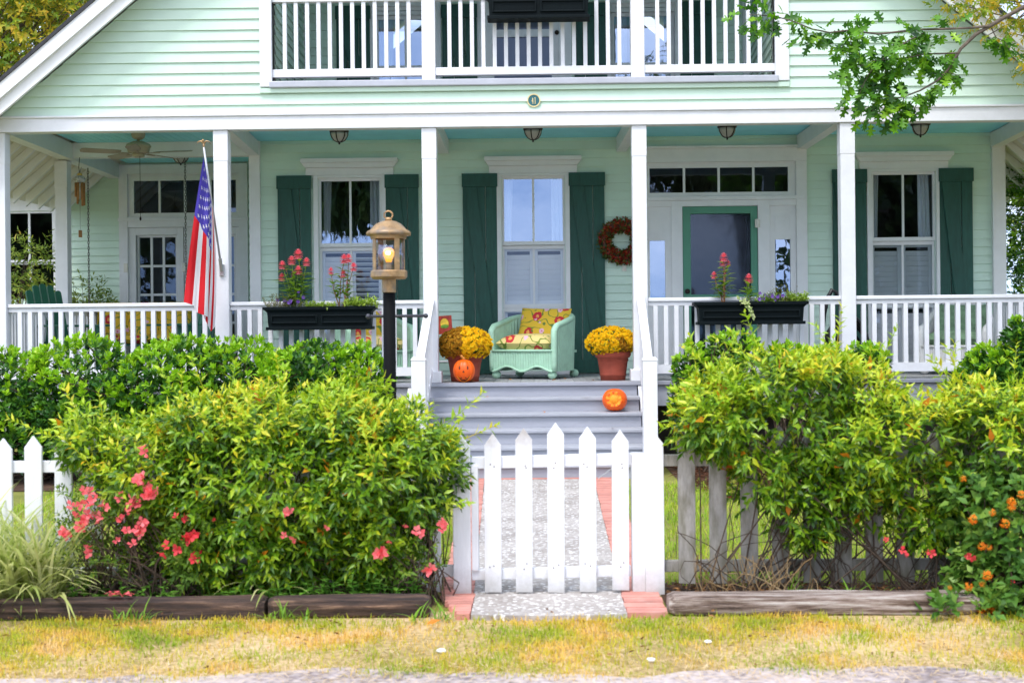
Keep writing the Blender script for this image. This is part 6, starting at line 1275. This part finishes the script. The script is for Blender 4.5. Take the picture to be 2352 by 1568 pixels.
lv.add(P, Ax, nn, rng.uniform(.09, .165, len(P)), rng.uniform(.08, .13, len(P)), T_OAK); lv.build('leaves', M['oakleaf'], t)
# crown above the frame
lv = LV(); Pc, Nc = sample([(6.8, YO-.3, 7.6, 2.2, 2.2, 1.6), (5.2, YO-.3, 7.4, 1.4, 1.6, 1.0)], 700, .5, 1.05, .2, 9, seed=3); whorl(lv, Pc, up(Nc, .2), 6, .14, .1, (.5, 1.5), T_OAK); lv.build('crown', M['oakleaf'], t)
# --- trees across the street, behind the camera: what the window panes mirror
def street_oak(x, y, cz, rx, ry, rz_, tx, label, n=1500, moss=90):
    t = thing('live_oak', label, 'tree', (tx, y, 0), group='live oaks across the street'); m_ = MB(); m_.tube([(tx, y, 0), (tx+.2, y, 2.5), (tx-.3, y, 5), (x, y, cz)], [.5, .42, .35, .2], 10); m_.build('trunk', M['bark'], t, smooth=True)
    lv = LV(); P, N = sample([(x, y, cz, rx, ry, rz_)], n, .3, 1.05, .3, .5, seed=x); shoot(lv, P, up(N, .1), .5, 8, .55, .3, .3); lv.build('crown', M['dkleaf'], t); tw = LV()
    twigs(tw, P, [(x, y, cz-1)], 60, 0, .09, .03, .4); tw.build('limbs', M['bark'], t); ms = LV(); idx = rng.choice(len(P), moss); q = P[idx].copy(); q[:, 2] = cz-rz_*.6
    for k in range(5): ms.add(q+rng.normal(0, .2, q.shape), np.array([[0, 0, -1.]])+rng.normal(0, .12, q.shape), rand_dirs(moss), rng.uniform(.8, 2.6, moss), .14, T_OVATE)
    ms.build('spanish_moss', M['dkleaf'], t)
street_oak(17, -38, 6.6, 8, 5, 5.2, 18, 'live oak across the street facing the right end of the porch', 2600)
street_oak(-7.2, -36, 8.6, 2.6, 3, 2.4, -5.5, 'live oak with hanging moss across the street facing the left window', 700, 70)
street_oak(-19.5, -32, 5.6, 5.5, 4, 4.8, -21, 'live oak across the street facing the far left wing', 1500)
street_oak(8.0, -40, 10.2, 4.5, 4, 2.6, 9.5, 'live oak across the street facing the front door', 900, 60)
# ================================================================ ground
def sheet(name, x0, x1, y0, y1, z, mat, nx=1, ny=1, wob=0, seed=0):
    m_ = MB()
    def f(u, v):
        y = y0+(y1-y0)*v; x = x0+(x1-x0)*u
        if wob and v in (0, 1): y += wob*(math.sin(x*3.1+seed)+.6*math.sin(x*7.7+seed*2)+.4*math.sin(x*17+seed))*.5
        return (x, y, z)
    m_.grid(f, nx, ny); o = m_.build(name, mat); o['kind'] = 'structure'; return o
def groundmat(name, stops, scale, fine=60, bump=.5, rough=.95, vor=None):
    m, nt, b = newmat(name); L = nt.links.new; tc = nd(nt, 'ShaderNodeTexCoord'); n1 = nd(nt, 'ShaderNodeTexNoise'); n1.inputs['Scale'].default_value = scale; n1.inputs['Detail'].default_value = 8; L(tc.outputs['Object'], n1.inputs[0]); n2 = nd(nt, 'ShaderNodeTexNoise'); n2.inputs['Scale'].default_value = fine; n2.inputs['Detail'].default_value = 5; L(tc.outputs['Object'], n2.inputs[0])
    a = nd(nt, 'ShaderNodeMix', data_type='FLOAT'); a.inputs[0].default_value = .45; L(n1.outputs['Fac'], a.inputs[2]); L(n2.outputs['Fac'], a.inputs[3]); r = ramp(nt, stops); L(a.outputs[0], r.inputs[0]); out = r.outputs[0]; h = n2.outputs['Fac']
    if vor:
        v = nd(nt, 'ShaderNodeTexVoronoi'); v.inputs['Scale'].default_value = vor[0]; mp = nd(nt, 'ShaderNodeMapping'); mp.inputs['Scale'].default_value = (1, 1, .1); L(tc.outputs['Object'], mp.inputs[0]); nn = nd(nt, 'ShaderNodeVectorMath', operation='ADD'); sc2 = nd(nt, 'ShaderNodeVectorMath', operation='SCALE'); sc2.inputs['Scale'].default_value = .03; L(n2.outputs['Color'], sc2.inputs[0]); L(mp.outputs[0], nn.inputs[0]); L(sc2.outputs[0], nn.inputs[1]); L(nn.outputs[0], v.inputs['Vector'])
        sep = nd(nt, 'ShaderNodeSeparateColor'); L(v.outputs['Color'], sep.inputs[0]); r2 = ramp(nt, vor[1]); L(sep.outputs[0], r2.inputs[0]); lt = ramp(nt, [(.0, (1,1,1)), (vor[2], (1,1,1)), (vor[2]+.08, (0,0,0))]); L(v.outputs['Distance'], lt.inputs[0])
        ml = nd(nt, 'ShaderNodeMath', operation='MULTIPLY'); gt_ = nd(nt, 'ShaderNodeMath', operation='GREATER_THAN'); gt_.inputs[1].default_value = vor[3]; L(sep.outputs[1], gt_.inputs[0]); L(gt_.outputs[0], ml.inputs[0]); L(lt.outputs[0], ml.inputs[1])
        mx = nd(nt, 'ShaderNodeMix', data_type='RGBA'); L(ml.outputs[0], mx.inputs[0]); L(out, mx.inputs[6]); L(r2.outputs[0], mx.inputs[7]); out = mx.outputs[2]
    L(out, b.inputs['Base Color']); b.inputs['Roughness'].default_value = rough; b.inputs['Specular IOR Level'].default_value = .2
    bp = nd(nt, 'ShaderNodeBump'); bp.inputs['Strength'].default_value = bump; bp.inputs['Distance'].default_value = .015; L(h, bp.inputs['Height']); L(bp.outputs[0], b.inputs['Normal']); return m
gm = groundmat('lawn_soil', [(.3, (.10,.13,.02)), (.5, (.22,.22,.05)), (.7, (.36,.30,.10))], 1.5)
sheet('ground', -150, 150, -150, 200, 0, gm)
sm = groundmat('straw_verge_soil', [(.3, (.14,.12,.03)), (.48, (.40,.29,.12)), (.6, (.60,.43,.24)), (.75, (.72,.56,.37))], 1.1, 40)
sheet('grass_verge', -14, 14, -8.75, -7.3, .004, sm, 120, 2, .05, 1)
rm = groundmat('sandy_road_edge', [(.28, (.10,.075,.07)), (.42, (.27,.225,.22)), (.52, (.49,.42,.40)), (.75, (.64,.57,.54))], 1.6, 30, .4, vor=(45, [(0, (.5,.45,.43)), (1, (.85,.83,.8))], .12, .93))
sheet('road', -30, 30, -30, -8.55, .008, rm, 300, 2, .12, 4)
mm = groundmat('mulch', [(.3, (.03,.018,.012)), (.5, (.085,.05,.032)), (.7, (.2,.12,.07))], 4, 80, .9)
sheet('planting_bed', -6, D(985, 1400, YT).x, -7.40, -6.55, .006, mm); sheet('planting_bed', D(1538, 1400, YT).x, 7, -7.38, -6.6, .006, mm); sheet('planting_bed', -6, -1.3, -2.1, .5, .006, mm); sheet('planting_bed', 1.3, 7, -2.4, .5, .006, mm)
tab = groundmat('oyster_shell_tabby', [(.3, (.22,.195,.175)), (.5, (.38,.34,.31)), (.7, (.52,.48,.445))], 3, 50, .5, .85, vor=(34, [(0, (.48,.45,.42)), (.5, (.66,.63,.60)), (1, (.82,.80,.78))], .36, .3))
y0p, y1p = -7.02, -.125-5*TT-.06
def quad(name, pts, z, mat):
    m_ = MB(); m_.add([(x, y, z) for x, y in pts], [tuple(range(len(pts)))]); o = m_.build(name, mat); o['kind'] = 'structure'; return o
def gp(xn, yn):                                        # photo pixel on the ground plane
    d = W_+R_*((xn*.91875-CX)/F)-U_*((yn*.91875-VPY)/F); t = -CAM.z/d.z; return CAM+d*t
pl = gp(1197, 1440).x; pr = gp(1531, 1420).x; qr = gp(1490, 1215).x; ql = gp(1207, 1215).x
quad('path', [(pl, y0p), (pr, y0p), (qr, y1p), (ql, y1p)], .012, tab)
ys0, ys1 = gp(1380, 1551).y, gp(1380, 1497).y; xs0, xs1 = gp(1184, 1520).x, gp(1559, 1520).x
arc = [(xs0+(xs1-xs0)*u, ys0-.035*math.sin(PI*u)+.01) for u in np.linspace(0, 1, 12)]
m_ = MB(); top = arc+[(xs1, ys1), (xs0, ys1)]; k = len(top); m_.add([(x, y, .003) for x, y in top]+[(x, y, .03) for x, y in top], [tuple(range(k, 2*k))]+[(i, (i+1) % k, (i+1) % k+k, i+k) for i in range(k)]); o = m_.build('path', tab); o['kind'] = 'structure'
brick = pm('pink_brick', (.56,.24,.19), .85, .12, 8, bump=.3, bscale=40, island=.14, dirt=((.66,.5,.44), 6, .6, .5))
mort = pm('mortar', (.6,.5,.46), .95, .1, 20)
def bricks(x0f, x1f, ya, yb2, z, w=.075, name='brick_edging', gap=.006):
    m_ = MB(); y = ya
    while y < yb2-.01:
        j = random.uniform(-.004, .004); m_.box(x0f(y)+j, x1f(y)+j, y, min(y+w-gap, yb2), .003, z+random.uniform(-.0015, .0015)); y += w
    o = m_.build(name, brick); o['kind'] = 'structure'; return o
lx = lambda y: pl+(ql-pl)*(y-y0p)/(y1p-y0p); rx_ = lambda y: pr+(qr-pr)*(y-y0p)/(y1p-y0p)
bricks(lambda y: lx(y)-.17, lambda y: lx(y)-.003, y0p, y1p, .018); bricks(lambda y: rx_(y)+.003, lambda y: rx_(y)+.19, y0p, y1p, .018)
bricks(lambda y: lx(y)-.17, lambda y: rx_(y)+.19, y1p+.004, y1p+.07, .02, .066)
bl, br2 = gp(1100, 1520).x, gp(1658, 1520).x
bricks(lambda y: bl+max(0, (ys1-.1-y))*.25, lambda y: xs0-.003, ys0+.015, ys1, .032, .062); bricks(lambda y: xs1+.003, lambda y: br2, ys0+.03, ys1, .032, .062)
bricks(lambda y: bl, lambda y: bl+.06, ys1+.01, ys1+.16, .04, .075)
# --- grass (uncountable)
def grass(name, label, x0, x1, y0, y1, n, h, w, mat, dens=None, z=.004):
    x = rng.uniform(x0, x1, n); y = rng.uniform(y0, y1, n)
    if dens is not None:
        k = rng.random(n) < dens(x, y); x, y = x[k], y[k]; n = len(x)
    ph = rng.uniform(0, 6.28, n); ln = h*rng.uniform(.35, 1.15, n); tl = rng.uniform(.2, 1.5, n); c, s = np.cos(ph), np.sin(ph); b = np.stack([x, y, np.full(n, z)], 1)
    d1 = np.stack([c*np.sin(tl*.6), s*np.sin(tl*.6), np.cos(tl*.6)], 1); d2 = np.stack([c*np.sin(tl*1.3), s*np.sin(tl*1.3), np.cos(tl*1.3)], 1); sd = np.stack([-s, c, 0*c], 1)*(w/2); m1 = b+d1*(ln*.55)[:, None]; tp = m1+d2*(ln*.5)[:, None]
    V = np.stack([b-sd, b+sd, m1-sd*.8, m1+sd*.8, tp], 1).reshape(-1, 3); Fc = (np.array([(0,1,3),(0,3,2),(2,3,4)])[None]+(np.arange(n)*5)[:, None, None]).reshape(-1, 3)
    o = link(tri_mesh(name, V, Fc, mat), name); return tag(o, label, 'grass', None, 'stuff')
def verge(name, grn):
    return leafmat(name, [(0, (.15,.29,.02)), (.36, (.38,.46,.03)), (.58, (.66,.52,.05)), (.75, (.82,.52,.13)), (1, (.88,.66,.36))], .7, .35, .75, 2.6, .2)
def dverge(x, y):
    p = np.stack([x, y, 0*x], 1); a = np.clip((y+8.68+.06*np.sin(x*3+1)+.05*np.sin(x*7))*6, .0, 1)*np.clip((-7.50-y+.1*(np.sin(x*2.3)>0))*12, .15, 1); pad = ~((x > bl+.05)&(x < br2-.05)&(y > ys0+.02)); return a*(.25+.75*np.clip(nz(p, 2.6, 1)*1.6+.55, 0, 1))*pad
grass('verge_grass', 'short dry yellow-green grass verge along the sandy road edge', -3.9, 3.9, -8.72, -7.32, 80000, .042, .0042, verge('verge_blades', 0), dverge)
M['strawb'] = leafmat('straw_blades', [(0, (.5,.34,.16)), (.5, (.70,.52,.30)), (1, (.84,.70,.48))], .8, .25)
def flatstraw(n):
    x = rng.uniform(-3.6, 3.6, n); y = rng.uniform(-8.95, -7.7, n); k = rng.random(n) < np.clip((-8.1-y)*2, .06, 1)*np.clip((y+8.9)*4, .1, 1); x, y = x[k], y[k]; n = len(x); ph = rng.uniform(0, 6.28, n); P = np.stack([x, y, rng.uniform(.012, .022, n)], 1); lv = LV(); lv.add(P, np.stack([np.cos(ph), np.sin(ph), rng.uniform(-.05, .25, n)], 1), np.array([[0, 0, 1.]])+0*P, rng.uniform(.03, .09, n), .0035, T_DIA); o = lv.build('dry_straw', M['strawb']); tag(o, 'pale dead straw lying between the verge grass and the road', 'straw', None, 'stuff')
flatstraw(20000)
M['yardb'] = leafmat('yard_grass_blades', [(0, (.16,.34,.015)), (.5, (.34,.50,.03)), (.85, (.55,.58,.06)), (1, (.68,.55,.1))], .6, .4, .4, 1.5, .3)
def dyard(x, y): return ((x < lx(y)-.18) | (x > rx_(y)+.2)).astype(float)
grass('yard_grass', 'bright green lawn behind the picket fence', -4.2, 4.2, -6.75, -2.0, 42000, .075, .006, M['yardb'], dyard)
# leaf litter on the beds
def litter(name, label, x0, x1, y0, y1, n, mat, L=.04, z=.012, wv=.35):
    P = np.stack([rng.uniform(x0, x1, n), rng.uniform(y0, y1, n), z+rng.uniform(0, .03, n)], 1); ph = rng.uniform(0, 6.28, n); lv = LV(); lv.add(P, np.stack([np.cos(ph), np.sin(ph), rng.uniform(-.2, .4, n)], 1), np.array([[0, 0, 1.]])+rng.normal(0, .5, (n, 3)), L*rng.uniform(.5, 1.4, n), L*wv, T_OVATE); o = lv.build(name, mat); return tag(o, label, 'leaf litter', None, 'stuff')
M['lit'] = leafmat('dead_leaves', [(0, (.05,.025,.012)), (.5, (.2,.09,.03)), (.85, (.42,.2,.06)), (1, (.6,.33,.12))], .8, .15)
litter('leaf_litter', 'brown fallen leaves on the bed behind the grey timber', D(1540, 1340, YG).x, 3.6, -7.33, -6.75, 2200, M['lit']); litter('leaf_litter', 'brown fallen leaves on the bed behind the dark timbers', -3.6, D(985, 1340, YG).x, -7.33, -6.8, 1300, M['lit']); litter('pine_straw', 'reddish pine straw under the shrubs right of the steps', 1.35, 4.5, -2.6, .0, 5000, leafmat('pine_straw_needles', [(0, (.1,.04,.02)), (1, (.36,.17,.09))], .9, .1), .12, .01, .03)
# scattered shells and a curled leaf
def shell(px_, py_, r, label):
    p = gp(px_, py_); t = None; m_ = MB(); m_.ball((p.x, p.y, .014), (r, r*.8, r*.45), 12, 7, fn=lambda d, ph, th: 1+.12*math.sin(5*ph+px_)); o = m_.build('shell_fragment', pm('oyster_shell', (.78,.76,.76), .6, .15, 30), smooth=True); tag(o, label, 'shell', 'shell bits by the road')
shell(1104, 1634, .022, 'pinkish white shell bit in the grass below the left brick edge'); shell(1770, 1611, .018, 'white shell bit in the grass below the grey timber'); shell(1628, 1657, .021, 'white shell bit at the road edge, largest of the three')
p = gp(1083, 1575); lv = LV(); lv.add(np.array([[p.x-.03, p.y, .03]]), np.array([[1, .1, .35]]), np.array([[0, -.6, .8]]), .07, .03, T_OVATE); o = lv.build('fallen_leaf', M['jasorange']); tag(o, 'curled orange leaf lying on the verge grass below the brick edge', 'leaf')

litter('leaf_litter', 'small brown and yellow leaf bits scattered over the verge grass', -3.8, 3.8, -8.6, -7.5, 260, M['lit'], .03, .02)
for i, (x, y, z) in enumerate(((-.62, .15, FL), (-.25, .5, FL), (.18, .22, FL), (.33, .6, FL), (.62, .1, FL), (-.5, -.36, FL-RR), (.75, -.9, FL-3*RR), (.1, -.62, FL-2*RR))):
    lv = LV(); q = random.uniform(0, 6.28); lv.add(np.array([[x, y, z+.006]]), np.array([[math.cos(q), math.sin(q), .25]]), np.array([[.2, -.3, .9]]), .06, .032, T_OVATE); o = lv.build('fallen_leaf', M['jasorange'] if i % 2 else M['lit']); tag(o, 'small dry fallen leaf lying on the porch boards or steps', 'leaf', 'dry leaves on the porch floor and steps')
# ================================================================ light, sky, camera
EL, AZ = math.radians(62), math.radians(203)         # AZ: compass direction the sun comes from, 180 = straight from behind the camera
sd = Vector((math.sin(AZ)*math.cos(EL), math.cos(AZ)*math.cos(EL), math.sin(EL)))
sl_ = bpy.data.lights.new('sun', 'SUN'); sl_.energy = 1.35; sl_.angle = math.radians(14); sl_.color = (1, .975, .93); so = bpy.data.objects.new('sun', sl_); COL.objects.link(so); so.rotation_euler = sd.to_track_quat('Z', 'Y').to_euler(); so.location = (0, -20, 30)
wd = bpy.data.worlds.new('World'); sc.world = wd; wd.use_nodes = True; nt = wd.node_tree; L = nt.links.new; bg = nt.nodes['Background']
sky = nd(nt, 'ShaderNodeTexSky'); sky.sky_type = 'NISHITA'; sky.sun_disc = False; sky.sun_elevation = EL; sky.sun_rotation = AZ; sky.air_density = 1.2; sky.dust_density = 1.0; sky.ozone_density = 1.0
tc = nd(nt, 'ShaderNodeTexCoord'); lift = nd(nt, 'ShaderNodeVectorMath', operation='ADD'); lift.inputs[1].default_value = (0, 0, .28); L(tc.outputs['Generated'], lift.inputs[0]); L(lift.outputs[0], sky.inputs[0]); n = nd(nt, 'ShaderNodeTexNoise'); n.inputs['Scale'].default_value = 2.6; n.inputs['Detail'].default_value = 7; n.inputs['Roughness'].default_value = .58; mp = nd(nt, 'ShaderNodeMapping'); mp.inputs['Scale'].default_value = (1, 1, 2.6); L(tc.outputs['Generated'], mp.inputs[0]); L(mp.outputs[0], n.inputs['Vector'])
r = ramp(nt, [(.43, (0,0,0)), (.64, (1,1,1))]); L(n.outputs['Fac'], r.inputs[0]); mx = nd(nt, 'ShaderNodeMix', data_type='RGBA'); f = nd(nt, 'ShaderNodeMath', operation='MULTIPLY'); f.inputs[1].default_value = .8; L(r.outputs[0], f.inputs[0]); L(f.outputs[0], mx.inputs[0]); L(sky.outputs[0], mx.inputs[6]); mx.inputs[7].default_value = (9, 9.4, 10.4, 1); L(mx.outputs[2], bg.inputs[0]); bg.inputs[1].default_value = .15
cam = bpy.data.cameras.new('camera'); cam.sensor_width = 36; cam.lens = F/2352*36; cam.shift_y = -(784-753)/2352; cam.clip_start = .1; cam.clip_end = 1000
co = bpy.data.objects.new('camera', cam); COL.objects.link(co); Mx = Matrix((R_, U_, -W_)).transposed().to_4x4(); Mx.translation = CAM; co.matrix_world = Mx; sc.camera = co
cam.dof.use_dof = True; cam.dof.focus_distance = 14.8; cam.dof.aperture_fstop = 4
vs_ = sc.view_settings; vs_.view_transform = 'Standard'; vs_.look = 'None'; vs_.gamma = 1; vs_.exposure = 1.1
sc.cycles.use_denoising = True; sc.cycles.max_bounces = 8; sc.cycles.transparent_max_bounces = 12
